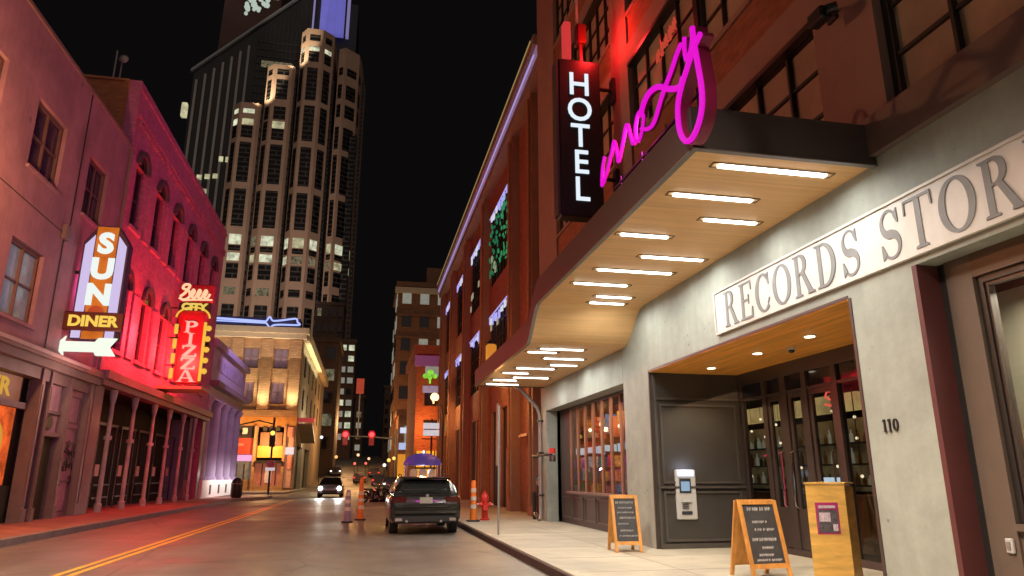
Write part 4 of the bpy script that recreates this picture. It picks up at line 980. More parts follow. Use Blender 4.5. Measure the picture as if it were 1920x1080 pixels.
# SUN DINER blade sign
t = thing("sun_diner_sign", (-9.2, 25.6, 5.5), "tall blade sign reading SUN over DINER with a white arrow beneath", "sign")
Y = 25.5
MB().prism([(-9.92, 5.95), (-8.48, 5.95), (-8.48, 9.35), (-8.60, 9.55), (-8.88, 9.98), (-9.52, 9.98), (-9.80, 9.55), (-9.92, 9.35)], 'y', Y, Y + .45).build("sign_body", mat("sign_indigo", (.06, .03, .09), .5), t)
MB().prism([(-9.54, 5.95), (-8.86, 5.95), (-8.86, 9.93), (-9.54, 9.93)], 'y', Y - .03, Y - .001).build("orange_panel", mat("sign_orange", (.45, .16, .02), .5, emit=(.75, .24, .02), es=.34, var=.3, scale=1.5, evar=.4, escale=2), t)
MB().prism([(-9.86, 5.98), (-9.58, 5.98), (-9.58, 9.62), (-9.86, 9.25)], 'y', Y - .03, Y - .001).prism([(-8.82, 5.98), (-8.54, 5.98), (-8.54, 9.25), (-8.82, 9.62)], 'y', Y - .03, Y - .001).build("side_light", glow("lavender_tube", (.66, .55, .85), .95), t)
for k, ch in enumerate("SUN"): words(ch, .98, (-9.2, Y - .05, 9.0 - k * .92), '-y', "letter", glow("sun_letter_white", (.86, .93, .88), 1.0), t, ext=.02, bold=.05, xs=1.05)
MB().ball((-9.2, Y - .03, 6.85), .26, 12, sy=.08).build("sun_disc", mat("sun_disc_red", (.35, .06, .02), .5, emit=(.5, .08, .02), es=.4), t)
MB().bevbox(-10.14, -8.26, Y - .14, Y - .032, 6.22, 6.86, .03).build("diner_board", mat("diner_board_maroon", (.12, .012, .012), .5), t)
words("DINER", .50, (-9.2, Y - .16, 6.37), '-y', "lettering", glow("diner_yellow", (.95, .62, .10), 1.0), t, ext=.015, bold=.02, xs=1.06)
ar = [(-10.25, 5.68), (-9.95, 6.02), (-9.98, 5.84), (-9.05, 5.84), (-8.95, 5.98), (-8.38, 5.98), (-8.58, 5.68), (-8.38, 5.38), (-8.98, 5.38), (-9.05, 5.50), (-9.98, 5.50), (-9.95, 5.32)]
mb = MB(); pts = [(x, z) for x, z in ar]
for q in ([0, 1, 2, 10, 11], [2, 3, 9, 10], [3, 4, 7, 8, 9] , [4, 5, 6, 7]):
    if q == [3, 4, 7, 8, 9]: q = [3, 4, 8, 9]
    if q == [4, 5, 6, 7]: q = [4, 5, 6, 7, 8]
    mb.prism([pts[i] for i in q], 'y', Y - .12, Y - .034)
mb.build("arrow", glow("arrow_white", (.93, 1.0, .84), 1.0), t)
for z in (8.3, 6.6): MB().tube([(-10.099, Y + .2, z), (-9.90, Y + .2, z)], .06, 8).build("wall_bracket", blackmetal, t)
l = lamp("sign_side_glow", 'POINT', (0, 0, 0), 60, (1.0, .12, .5), .2); l.parent = t; l.location = (-.35, .9, 2.4)
l = lamp("sign_front_fill", 'POINT', (0, 0, 0), 95, (1.0, .62, .52), .3); l.parent = t; l.location = (.5, -.4, -1.1)  # unseen lamp added below the sign to brighten the ground floor

# ================================================================== pink building
P = thing("pink_building", (-10.1, 38, 0), "pink painted brick building with two rows of arched windows", "building")
ays = [30.55, 33.6, 36.6, 39.65, 42.7, 45.75]
ph = [(y - .62, y + .62, 11.6, 14.35) for y in ays] + [(y - .62, y + .62, 6.4, 9.1) for y in ays] + [(29.9, 47.6, .15, 4.95)]
gridwall('x', W - .45, W, (29.0, 48.3), (.15, 17.3), ph).build("wall", pinkbrick, P)
MB().box(-25, W - .46, 29.0, 29.35, 5.0, 17.62).build("side_wall", lamp_orange_wall, P)
MB().box(-25, W - .9, 29.36, 48.3, 4.96, 17.0).build("core_wall", darkvoid, P)
MB().box(W - .46, W + .08, 29.0, 48.35, 17.301, 17.45).box(W - .45, W + .02, 29.001, 48.29, 17.451, 17.72).build("coping", pinkbrick, P)
MB().box(-25, W - .46, 28.93, 29.40, 17.621, 17.72).build("side_coping", mat("lamp_orange_coping", (.4, .18, .07), .7), P)  # coping colour carries the same orange lamplight
dn = MB()
for k in range(62): dn.box(W, W + .12, 29.4 + k * .305, 29.4 + k * .305 + .16, 15.85, 16.12)
dn.box(W, W + .14, 29.1, 48.2, 16.121, 16.22)
dn.build("dentil_row", pinkbrick, P)
for y in ays:
    for z0, z1, zz in ((11.6, 14.35, 'upper'), (6.4, 9.1, 'lower')):
        # dark arched hood standing out over the opening
        hd = MB(); A = [(y + .80 * math.cos(a), z1 - .05 + .80 * math.sin(a)) for a in [math.pi * k / 14 for k in range(15)]]; Bp = [(y + .56 * math.cos(a), z1 - .05 + .56 * math.sin(a)) for a in [math.pi * k / 14 for k in range(15)]]
        for k in range(14): hd.prism([A[k], A[k + 1], Bp[k + 1], Bp[k]], 'x', W + .001, W + .16)
        w_ = window(P, 'x', W - .2, -.12, y - .6, y + .6, z0 + .02, z1 - .02, 2, 2, mat("plum_frame", (.10, .03, .05), .6), darkglass, .06, .08)
        MB().prism([(y - .56, z1 - .05)] + [(u, z) for u, z in Bp[::-1]], 'x', W + .002, W + .04).build("arch_light", darkglass, w_)
        hd.build("arch_hood", mat("slate_hood", (.10, .055, .085), .6), w_)
        MB().box(W - .2, W + .12, y - .72, y + .72, z0 - .16, z0 - .002).build("sill", pinkbrick, w_)
MB().box(W + .001, W + .05, 29.0, 29.9, .15, 4.855).build("end_pilaster", mauvetrim, P)
MB().box(W + .001, W + .05, 47.6, 48.3, .15, 4.855).build("end_pilaster", mauvetrim, P)
cl = MB()
for i in range(5):
    y = (ays[i] + ays[i + 1]) / 2
    for z0, z1 in ((11.45, 14.2), (6.3, 9.0)): cl.box(W, W + .10, y - .45, y + .45, z0, z1)
build_each(cl, "pier_strip", pinkbrick, P)
MB().box(W, W + .42, 29.05, 48.3, 5.10, 5.42).box(W, W + .28, 29.05, 48.3, 4.86, 5.10).build("cornice", mat("wine_cornice", (.26, .12, .13), .6, var=.12), P)
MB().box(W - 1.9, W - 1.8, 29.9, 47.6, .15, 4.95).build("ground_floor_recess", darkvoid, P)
lav = mat("pale_pink_column", (.42, .38, .39), .5, var=.2, stain=.2)
for y in (31.1, 33.9, 36.95, 39.75, 42.72, 45.5):
    MB().lathe(W + .02, y, [(.14, .15), (.14, .45), (.09, .5), (.075, 4.3), (.12, 4.5), (.15, 4.86)], 14).lathe(W + .02, y, [(.15, 2.9), (.15, 3.05)], 14).build("column", lav, P, True)
sf = MB(); sg = MB(); rs = random.Random(9)
for i, (a, b) in enumerate(zip((29.9, 31.1, 33.9, 36.95, 39.75, 42.72, 45.5), (31.1, 33.9, 36.95, 39.75, 42.72, 45.5, 47.6))):
    sf.box(W - 1.45, W - 1.38, a + .25, b - .25, 3.7, 3.82); sf.box(W - 1.45, W - 1.38, a + .3, a + .38, .15, 3.7); sf.box(W - 1.45, W - 1.38, b - .45, b - .38, .15, 3.7); sf.box(W - 1.45, W - 1.35, a + .5, b - .6, .55, .62).box(W - 1.45, W - 1.35, a + .5, b - .6, 1.1, 1.16)
    sg.box(W - 1.43, W - 1.40, a + .6, a + 1.1, 1.5, 2.0)
sf.build("shopfront_frame", mat("greyish_frame", (.07, .05, .055), .5), P)
build_each(sg, "shop_notice", mat("dim_notice", (.3, .1, .1), .5, emit=(.4, .06, .05), es=.2), P)
t = thing("satellite_dish", (-11.2, 29.3, 17.6), "thin aerial and small dish on the roof of the pink building", "aerial")
MB().cyl((-11.35, 29.3, 17.72), (-11.35, 29.3, 19.2), .035, n=6).cyl((-11.1, 29.3, 17.72), (-11.1, 29.3, 18.7), .03, n=6).build("mast", steel, t); MB().ball((-11.0, 29.15, 18.75), .2, 12, sy=.3).build("dish", steel, t, True)

# PIZZA blade sign
t = thing("pizza_sign", (-9.1, 37.5, 5.8), "red neon blade sign reading CITY PIZZA with gold chaser edges", "sign")
Y = 37.5
MB().bevbox(-9.56, -8.36, Y, Y + .4, 5.95, 9.6, .08).build("sign_body", mat("sign_deep_red", (.30, .012, .02), .4, emit=(.30, .01, .02), es=.12), t)
MB().ball((-8.96, Y + .2, 9.4), .80, 20, sy=.24).build("arch_top", mat("sign_deep_red", (.30, .012, .02), .4), t, True)
zz = 8.55
for ch in "PIZZA":
    roman_mb(ch, .60, 1.62, (-8.97, Y - .02, zz), '-y', .03).build("letter", glow("pizza_letter", (1.0, .46, .36), 1.0), t); zz -= .625
gl = glow("chaser_gold", (.90, .52, .06), .95)
MB().tube([(-8.96 + .80 * math.cos(a), Y - .06, 9.32 + .55 * math.sin(a)) for a in [math.pi * k / 14 for k in range(15)]], .05, 8).tube([(-8.33, Y - .06, 6.1), (-8.33, Y - .06, 9.1)], .075, 8).build("gold_tube", gl, t, True)
cg = MB()
for k in range(4): cg.bevbox(-9.78, -9.60, Y - .10, Y - .001, 6.2 + k * .75, 6.72 + k * .75, .03)
for k in range(5): cg.ball((-8.16, Y - .03, 6.6 + k * .55), .15, 10)
cg.build("gold_bulb", gl, t)
words("CITY", .48, (-8.96, Y - .12, 9.72), '-y', "lettering", glow("city_letter", (.85, .62, .12), .95), t, ext=.02, bold=.03, xs=1.15)
MB().bevbox(-9.72, -8.2, Y, Y + .2, 9.66, 10.12, .04).build("city_board", mat("city_board_black", (.03, .015, .01), .5), t)
sc_ = MB()   # script on top
pt = [(-9.72, 10.42), (-9.5, 10.62), (-9.3, 11.02), (-9.55, 11.05), (-9.62, 10.85), (-9.35, 10.75), (-9.25, 10.45), (-9.5, 10.25), (-9.75, 10.35)]
sc_.tube([(x, Y - .02, z) for x, z in smooth(pt, 4)], .07, 6)
for x0 in (-9.15, -8.85, -8.55): sc_.tube([(x, Y - .02, z) for x, z in smooth([(x0 - .1, 10.45), (x0 + .02, 10.8), (x0 + .1, 10.7), (x0, 10.42), (x0 + .14, 10.38), (x0 + .26, 10.62)], 4)], .065, 6)
sc_.tube([(-9.6, Y - .02, 10.22), (-8.9, Y - .02, 10.28), (-8.15, Y - .02, 10.3)], .05, 6)
sc_.build("script_lettering", glow("script_cream", (1.0, .55, .32), 1.15), t, True)
MB().bevbox(-9.8, -8.05, Y + .01, Y + .2, 10.15, 11.1, .05).build("script_board", mat("sign_deep_red", (.30, .012, .02), .4), t)
for z in (9.85, 8.3, 6.9): MB().tube([(-10.099, Y + .2, z), (-9.5, Y + .2, z)], .04, 6).build("wall_bracket", blackmetal, t)
MB().box(-10.09, -8.0, 36.6, 38.6, 5.60, 5.75).build("base_shelf", mat("tan_shelf", (.42, .26, .17), .6), t)
for dx, dy, dz, p in ((.1, -1.4, .8, 600), (.1, 1.6, .8, 420), (.2, -5.6, .9, 620)):
    l = lamp("pizza_red_fill", 'POINT', (0, 0, 0), p * 1.35, (1.0, .055, .045), .35); l.parent = t; l.location = (dx - .1, dy, dz + .6)  # unseen red lamps added for the facade; the last far from the sign
l = lamp("pizza_red_fill", 'POINT', (0, 0, 0), 60, (1.0, .10, .05), .3); l.parent = t; l.location = (.9, -.4, -2.2)

# ================================================================== lavender colonnaded building
V = thing("lavender_building", (-10.1, 55, 0), "lavender lit stone building with columns and a heavy entablature", "building")
MB().box(-25, W - .9, 48.4, 61.4, .15, 9.9).build("core_wall", lavender, V)
MB().box(W - .9, W + .05, 48.4, 61.4, 7.55, 9.75).build("entablature", lavender, V)
MB().box(W - .9, W + .35, 48.4, 61.6, 9.751, 10.15).box(W - .9, W + .22, 48.4, 61.5, 10.151, 10.3).build("cornice", lavender, V)
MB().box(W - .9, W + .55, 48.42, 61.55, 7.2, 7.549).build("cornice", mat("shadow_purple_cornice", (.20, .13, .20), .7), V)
MB().box(W - .9, W + .02, 48.4, 61.4, 6.5, 7.199).build("architrave", lavender, V)
cm = MB()
for y in (49.4, 52.6, 55.3, 58.0, 60.8): cm.lathe(W - .35, y, [(.55, 1.25), (.55, 1.4), (.46, 1.5), (.40, 6.1), (.55, 6.3), (.6, 6.5)], 18)
for y in (49.4, 52.6, 55.3, 58.0, 60.8): MB().lathe(W - .35, y, [(.58, 1.25), (.56, 1.4), (.47, 1.5), (.41, 6.1), (.55, 6.3), (.6, 6.499)], 18).build("column", lavender, V, True)
MB().box(W - .9, W + .2, 48.5, 61.3, .15, 1.249).build("plinth", whitepaint, V)
nm = MB()
for y in (51, 53.9, 56.6, 59.4): nm.box(W + .201, W + .23, y - .22, y + .22, .35, .95)
nm.build("vent_grille", blackmetal, V)
nm = MB()
for y in (51, 53.9, 56.6, 59.4): nm.box(W - .899, W - .82, y - .7, y + .7, 1.6, 5.9)
nm.build("window", mat("rosy_dark_glass", (.16, .07, .07), .3), V)
MB().box(W + .051, W + .09, 50, 60, 8.4, 9.2).build("name_panel", mat("lavender_panel", (.36, .30, .50), .7, var=.3, scale=1.2), V)
lamp("facade_wash", 'SPOT', (-4.5, 52, 13), 1500, (.68, .48, 1.0), .4, look=(-10.1, 55.5, 6.5), spot=75)
lamp("plinth_wash", 'AREA', (-8.6, 55, 1.6), 170, (1.0, .85, .8), .3, look=(-10.0, 55, .3), sy=10)

# ================================================================== corner building with the neon guitar
K = thing("corner_building", (-11, 75, 0), "tan three-storey brick corner building with lit piers and a pale cornice", "building")
kh = [(-9.75, -8.3, 12.2, 14.3), (-12.75, -11.2, 12.2, 14.3), (-15.4, -14.1, 12.2, 14.3), (-9.8, -8.45, 8.6, 10.8), (-12.7, -11.4, 8.6, 10.8),
      (-13.0, -10.95, 1.2, 6.4), (-10.6, -8.0, .6, 6.3)]
gridwall('y', 75, 75.4, (-18, -6.95), (.15, 15.3), kh).build("wall", tanbrick, K)
gridwall('x', -7.35, -6.95, (75.401, 116), (.15, 15.3), [(y, y + 2.2, z, z + 2.4) for y in (79, 85, 91, 97, 103, 109) for z in (8.4, 12.0)] + [(77, 84, .15, 4.6), (87, 94, .15, 4.6)]).build("wall", mat("grey_side_stone", (.30, .26, .20), .85, var=.15, scale=.6), K)
MB().box(-18, -7.36, 75.6, 116, .15, 15.2).build("core_wall", darkvoid, K)
for h in kh[:5]: window(K, 'y', 75.08, .15, h[0] + .02, h[1] - .02, h[2] + .02, h[3] - .02, 2, 2, mat("plum_grey_frame", (.2, .12, .12), .6), mat("mauve_glass", (.14, .09, .12), .2, emit=(.2, .12, .16), es=.3), .07, .12)
for y in (79, 85, 91, 97, 103, 109):
    for z in (8.4, 12.0): window(K, 'x', -7.05, -.15, y, y + 2.2, z, z + 2.4, 2, 2, blackmetal, darkglass, .07, .12)
for x in (-7.55, -10.4, -13.3):
    MB().box(x - .55, x + .55, 74.75, 74.999, 8.0, 15.2).build("pier", tanbrick, K)
MB().box(-18.2, -6.55, 74.4, 75.4, 15.301, 15.8).box(-18.3, -6.35, 74.2, 75.4, 15.801, 16.4).box(-7.3, -6.35, 75.401, 116, 15.301, 16.4).build("cornice", creamstone, K)
MB().box(-18, -6.9, 74.7, 74.999, 7.3, 7.95).build("belt_course", tanbrick, K)
MB().box(-18, -7.4, 75.5, 77.5, 16.401, 17.6).build("roof_screen", mat("navy_roof_screen", (.03, .03, .10), .5), K)
# warm shop fronts
og = mat("orange_plaster", (.55, .26, .07), .7, var=.25, scale=1.5)
MB().box(-18, -6.94, 74.85, 74.999, 6.45, 7.29).build("shop_fascia", og, K)
MB().box(-13.0, -10.95, 75.1, 75.3, 5.2, 6.4).build("shop_sign_panel", mat("dark_letter_panel", (.05, .04, .04), .5), K)
MB().box(-13.0, -10.95, 75.1, 75.3, 3.6, 5.19).build("red_shop_panel", mat("red_lit_panel", (.4, .05, .03), .5, emit=(.75, .08, .03), es=.5, var=.3, scale=1.5), K)
MB().box(-13.0, -10.95, 75.05, 75.2, 2.95, 3.55).build("pink_light_bar", glow("pink_bar", (1.0, .45, .75), .95), K)
MB().box(-13.0, -10.95, 75.1, 75.3, 1.2, 2.94).build("shop_window", mat("grey_shop_glass", (.16, .15, .12), .3, emit=(.25, .2, .15), es=.35, var=.5, scale=2), K)
MB().box(-10.3, -8.2, 74.7, 75.2, 4.45, 5.75).build("brown_board", mat("brown_board", (.20, .10, .05), .6), K)
MB().box(-10.5, -8.0, 74.95, 75.2, 3.3, 4.44).build("amber_panel", mat("amber_panel", (.6, .3, .05), .5, emit=(1.0, .42, .02), es=.6, var=.25, scale=1.2), K)
words("CAFE", .8, (-9.3, 75.0, 5.85), '-y', "lettering", blackmetal, K, ext=.03, bold=.02) if False else None
MB().box(-10.6, -8.0, 74.3, 75.2, 2.75, 3.0).build("awning_bar", blackmetal, K)
MB().box(-10.6, -8.0, 75.2, 75.3, .6, 2.74).build("shop_window", mat("warm_shop_glass", (.25, .08, .05), .3, emit=(.55, .16, .08), es=.4, var=.7, scale=2.5), K)
MB().box(-9.6, -9.0, 75.0, 75.19, .9, 2.4).build("mannequin_display", mat("pale_display", (.5, .4, .35), .5, emit=(.6, .45, .35), es=.4, var=.4, scale=4), K)
MB().box(-8.0 + .2, -7.1, 74.9, 74.999, .4, 6.3).build("peach_panel", mat("peach_panel", (.5, .28, .18), .6, var=.25, scale=1.2, emit=(.6, .25, .15), es=.25), K)
MB().box(-7.9, -7.0, 74.75, 74.899, 3.6, 4.3).build("white_light_sign", glow("white_shop_sign", (1, .8, .8), .9), K)
for x, z, w, h, c in ((-12.6, 5.6, .5, .5, (.8, .7, .6)), (-11.8, 5.55, .45, .6, (.8, .75, .7)), (-9.9, 5.9, .4, .35, (.05, .04, .03)), (-9.3, 5.9, .4, .35, (.05, .04, .03)), (-8.7, 5.9, .4, .35, (.05, .04, .03)), (-7.5, 5.3, .5, 1.0, (.7, .25, .15)), (-7.35, 2.2, .35, 1.2, (.6, .5, .45)), (-12.3, 4.4, .9, .25, (.8, .25, .15))):
    MB().box(x - w / 2, x + w / 2, 74.72, 74.84, z, z + h).build("small_sign", mat("sign_tone_%d" % (c[0] * 10 + c[1] * 3), c, .6, var=.3, scale=6, emit=c, es=.12), K)
for x in (-12.3, -11.6, -9.9, -9.2, -8.6): MB().box(x - .04, x + .04, 75.0, 75.09, .65, 2.7).build("shopfront_bar", blackmetal, K)
for x in (-10.75, -7.95): MB().box(x - .13, x + .13, 74.6, 74.849, .15, 6.4).build("shopfront_post", tanbrick, K)
MB().box(-7.4, -5.3, 76.2, 76.5, 6.9, 7.35).build("red_awning_sign", mat("red_awning", (.5, .06, .06), .5, emit=(.7, .08, .08), es=.4), K)
MB().prism([(76.5, 6.8), (82, 5.2), (82, 5.0), (76.5, 6.6)], 'x', -6.949, -5.5).build("awning", mat("beige_awning", (.4, .34, .25), .7), K)
for x in (-7.55, -10.4, -13.3):
    lamp("pier_uplight", 'SPOT', (x, 73.9, 7.9), 1100, (1.0, .80, .48), .4, look=(x, 75, 13), spot=75)
lamp("cornice_uplight", 'AREA', (-6.2, 88, 14.2), 380, (1.0, .85, .45), .4, look=(-6.6, 88, 16.5), sy=22)
lamp("cornice_front_fill", 'AREA', (-12.4, 73.0, 14.4), 330, (1.0, .80, .62), 11, rot=(R(148), 0, 0)).data.size_y = .4  # unseen area lamp added to brighten the cornice front
lamp("side_wall_fill", 'POINT', (-4.4, 82, 6.5), 700, (1.0, .82, .5), .3)  # unseen point lamp added in open air to brighten the side wall
lamp("shop_warm_light", 'POINT', (-9.5, 72.6, 4.6), 900, (1.0, .52, .20), .3)
lamp("shop_warm_light", 'POINT', (-13.2, 73.4, 6.4), 170, (1.0, .55, .2), .2)
t = thing("neon_guitar", (-11, 75.3, 17.4), "pale blue neon guitar lying along the corner building's roof", "neon sign")
ng = MB(); Y = 75.2
ng.tube([(-18, Y, 17.35), (-10.8, Y, 17.1)], .13, 6).tube([(-18, Y, 17.05), (-10.8, Y, 16.95)], .07, 6)
ng.tube([(x, Y, z) for x, z in smooth([(-10.8, 17.2), (-10.5, 17.65), (-10.2, 17.25), (-9.4, 17.3), (-7.9, 17.55), (-7.7, 17.2), (-7.5, 16.9), (-9.4, 16.85), (-10.1, 16.75), (-10.4, 16.5), (-10.8, 16.95)], 4)], .10, 6)
ng.build("neon_tube", glow("ice_blue_neon", (.42, .50, 1.0), 1.15), t, True)
nb = MB()
for x in (-16, -13, -10, -8): nb.box(x - .05, x + .05, Y + .12, Y + .3, 16.41, 17.5)
nb.build("bracket", blackmetal, t)
t = thing("globe_lamp", (-12.6, 73.5, 7.6), "glowing warm lamp on the corner building above the red shop front", "lamp")
MB().ball((-12.6, 73.6, 7.5), .26, 12).build("globe", glow("warm_globe", (1, .62, .25), 1.6), t, True); MB().box(-12.65, -12.55, 73.8, 74.999, 7.45, 7.55).build("arm", blackmetal, t)
# signal on the left corner
t = thing("traffic_signal", (-8.6, 66.5, .15), "pedestrian corner signal with an amber lamp before the corner building", "traffic signal")
MB().cyl((-8.1, 66.5, .15), (-8.1, 66.5, 6.6), .09, n=10).build("pole", blackmetal, t)
MB().tube([(-8.1, 66.5, 6.0), (-9.4, 66.5, 6.3), (-11.0, 66.5, 5.9)], .06, 8).build("arm", blackmetal, t, True)
MB().bevbox(-8.35, -7.85, 66.2, 66.45, 4.0, 5.6, .05).build("signal_head", blackmetal, t); MB().ball((-8.1, 66.15, 5.2), .2, 12).build("amber_lamp", glow("amber_lamp", (1.0, .65, .12), 1.8), t, True)
t = thing("street_sign", (-7.8, 62.5, .15), "small round street sign on a black pole at the far corner", "street sign")
MB().cyl((-7.72, 63.5, -.1), (-7.72, 63.5, 3.0), .05, n=8).build("pole", blackmetal, t); MB().cyl((-7.72, 63.44, 2.5), (-7.72, 63.40, 2.5), .34, n=20).build("sign_plate", mat("red_sign_face", (.5, .1, .1), .5), t)
MB().box(-8.1, -7.34, 63.36, 63.395, 1.95, 2.2).build("white_plate", mat("white_sign_face", (.7, .7, .7), .5, emit=(.8, .75, .8), es=.5), t)
t = thing("litter_bin", (-7.9, 48.3, .15), "black litter bin on the left pavement before the crossing", "litter bin")
MB().lathe(-8.1, 50.2, [(.30, .15), (.36, .3), (.36, 1.05), (.30, 1.25), (.12, 1.4)], 16).build("bin_body", blackmetal, t, True); MB().lathe(-8.1, 50.2, [(.37, 1.0), (.38, 1.06)], 16).build("rim", steel, t)

# ================================================================== towers
T = thing("brick_tower", (-30, 230, 0), "tall stepped reddish granite office tower with long dark windows", "tower")
bays_t = [(-51.0, -41.2, 126, 'A'), (-41.2, -31.0, 142, 'B'), (-31.0, -18.2, 158, 'C'), (-18.2, -7.6, 154, 'D')]
rs = random.Random(11); cnt = 0
def facet(parent, a, b, z0, z1, m, name, inset=.18, proud=.12):
    """thin panel on the vertical facet from a to b (plan points), as a separate window"""
    A = Vector((*a, 0)); Bv = Vector((*b, 0)); d = (Bv - A); nrm = Vector((d.y, -d.x, 0)).normalized()
    P0 = A + d * inset; P1 = A + d * (1 - inset); vs = []
    for off in (proud, .0):
        for p, z in ((P0, z0), (P1, z0), (P1, z1), (P0, z1)): vs.append(tuple(p + nrm * (off + .01) + Vector((0, 0, z))))
    return vs, [(0, 1, 2, 3), (4, 5, 6, 7), (0, 1, 5, 4), (1, 2, 6, 5), (2, 3, 7, 6), (3, 0, 4, 7)]
tall = [(43, 54.5), (96.5, 111.0), (80.8, 94.0)]
for x0, x1, top, nm in bays_t:
    Yt = 230 + (3 if nm == 'D' else 0); c = 2.4; g = .6
    if nm == 'D': plan = [(x0 + 1.2, Yt + 2), (x0 + 3.6, Yt + .5), (x0 + 8.6, Yt + 4.5), (x0 + 9.3, Yt + 9)]
    elif nm == 'C': plan = [(x0 + g, Yt + c + 1), (x0 + c + .4, Yt), (x1 - 4.4, Yt), (x1 - .6, Yt + 3.2)]
    else: plan = [(x0 + .3, Yt + 2.6), (x0 + 2.9, Yt), (x1 - 1.1, Yt), (x1 - .3, Yt + 1.0)]
    body = MB().prism(plan + [(x1, 262), (x0, 262)], 'z', 0, top); body.build("tower_bay", towerbrick, T)
    for (a, b), side in zip(zip(plan[:-1], plan[1:]), (0, 1, 2)):
        if nm != 'C' and nm != 'D' and side == 2: continue
        ins = .18 if side == 1 else .22
        rows = [(z0, z1, 'd') for z0, z1 in tall] + [(69.0, 71.6, 'l'), (74.6, 78.0, 'l'), (63.0, 68.2, 'd'), (72.4, 74.2, 'd'), (57.6, 60.2, 'm' if side == 1 and nm in 'AB' else 'd')]
        if nm == 'A': rows += [(112.8, 117.2, 'd'), (117.6, 119.8, 'l'), (122, 123.6, 'k')]
        if nm == 'B': rows += [(112.8, 117.0, 'd'), (117.2, 119.8, 'l' if side else 'd'), (120.6, 125.5, 'd'), (128.5, 136, 'd'), (138, 140, 'd')]
        if nm == 'C': rows += [(113.4, 127.0, 'd'), (129.2, 142.0, 'd'), (144.6, 148.6, 'd'), (149, 150.6, 'k'), (153.0, 155.4, 'd')]
        if nm == 'D': rows += [(113.4, 122.0, 'd'), (126, 131.0, 'd'), (133.5, 139, 'd'), (143, 146, 'd')]
        lit_s = {'l': litwin if side != 1 else litwin2, 'd': towerglass, 'm': dimwin, 'k': litwin2}
        dark_rows = [r for r in rows if r[2] == 'd']
        for z0, z1, kd in rows:
            m = lit_s[kd]
            if kd == 'l' and rs.random() < .12: m = dimwin
            if kd == 'l': m = rs.choice([litwin, litwin, litwin2]) if m is not dimwin else m
            vs, fs = facet(T, a, b, z0, z1, m, "w", ins); MB().add(vs, fs).build("window", m, T)
    # recessed dark strip between the bays with floor lines
    MB().box(x1 - .35, x1 + .35, 231.2 if nm != 'C' else 233.6, 233.5 if nm != 'C' else 235, 0, min(top, 140)).build("recess_strip", towerglass, T)
MB().box(-51, -9, 236, 262, 0, 120).build("core_wall", towerglass, T)
lamp("tower_crown_light", 'SPOT', (-44, 222, 118), 60000, (1.0, .86, .58), .6, look=(-40.6, 231, 134), spot=38)
lamp("tower_crown_light", 'SPOT', (-34, 222, 134), 60000, (1.0, .86, .58), .6, look=(-30.4, 231, 150), spot=38)
lamp("tower_fill", 'SPOT', (-42, 168, 34), 88000, (1.0, .82, .68), 3, look=(-28, 232, 104), spot=105, blend=.8)  # unseen spot added in mid-air to brighten the tower

N_ = thing("black_tower", (-46, 285, 0), "black glass skyscraper with a slanted steel-edged roof and blue lit crown", "tower")
MB().prism([(-76, 0), (-13, 0), (-13, 201), (-36, 201), (-76, 160)], 'y', 272, 300).build("glass_wall", batglass, N_)
rb = MB()
for k in range(7): x = -74.6 + k * 3.1; rb.box(x - .45, x + .45, 271.4, 271.99, 0, 158 + (x + 76) * .98 - 3)
rb.build("rib", batrib, N_)
rb = MB()
for k in range(22):
    x = -53 + k * 1.7; rb.box(x - .10, x + .10, 271.6, 271.99, 120, min(201, 158 + (x + 76) * .98 - 1))
for k in range(9): rb.box(-53, -18, 271.7, 271.98, 150 + k * 3.4, 150.4 + k * 3.4)
rb.build("mullion", mat("dim_mullion", (.06, .055, .055), .5), N_)
MB().prism([(-77, 159.5), (-35, 203), (-35, 204.2), (-77, 160.7)], 'y', 270.8, 271.99).build("roof_edge", mat("steel_edge", (.3, .32, .34), .4, metal=.3), N_)
MB().prism([(-71.5, 176), (-36, 208), (-36, 240), (-70.5, 240)], 'y', 290, 300).build("roof_screen", batbrown, N_) if False else MB().prism([(-75.5, 186), (-50, 213), (-50, 240), (-74.5, 240)], 'y', 301, 310).build("roof_screen", batbrown, N_)
lw = MB()
for k in range(4): lw.box(-72.8 + k * 2.9, -71.0 + k * 2.9, 271.2, 271.39, 112.6 + k * .5, 114.6 + k * .5); 
for k in range(2): lw.box(-70.2 + k * 2.9, -68.6 + k * 2.9, 271.2, 271.39, 107.6, 109.4)
lw.box(-79, -77, 272, 274, 140, 146)
for k in range(4): lw.box(-62.6 + k * 2.5, -61.0 + k * 2.5, 271.2, 271.39, 121.4, 123.6)
build_each(lw, "lit_window", litwin, N_)
MB().box(-50.5, -38.5, 271.2, 271.39, 165.2, 168.2).build("lit_window", dimwin, N_)
lg = MB(); rs = random.Random(5)
for k in range(26): x = rs.uniform(-58.5, -50); z = 190 + (x + 58) * .5 + rs.uniform(-1.5, 6); lg.ball((x, 270, z), rs.uniform(.7, 1.3), 8)
lg.box(-50.6, -46, 270, 270.5, 197.4, 198.6)
lg.build("lit_logo", mat("pale_green_logo", (.1, .1, .1), .5, emit=(.55, .66, .55), es=.75), N_)
MB().ball((-75.5, 288, 212), 2.2, 10, sx=1.2, sz=2).build("blue_beacon", glow("violet_beacon", (.55, .5, 1.0), .9), N_)
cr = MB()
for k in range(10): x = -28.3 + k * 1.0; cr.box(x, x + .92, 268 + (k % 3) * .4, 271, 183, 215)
cr.build("lit_crown", mat("crown_uplight_paint", (.1, .1, .3), .5, emit=(.13, .12, .45), es=.8, var=.5, scale=.2), N_)  # blue floodlighting put into the fins' own glow
MB().box(-17.4, -16.2, 268, 270, 182, 215).box(-31.5, -30.9, 269, 270.5, 183, 215).build("crown_pylon", mat("pylon_uplight_paint", (.2, .2, .35), .5, emit=(.28, .24, .50), es=.6), N_)  # same floodlighting put into the pylons' glow
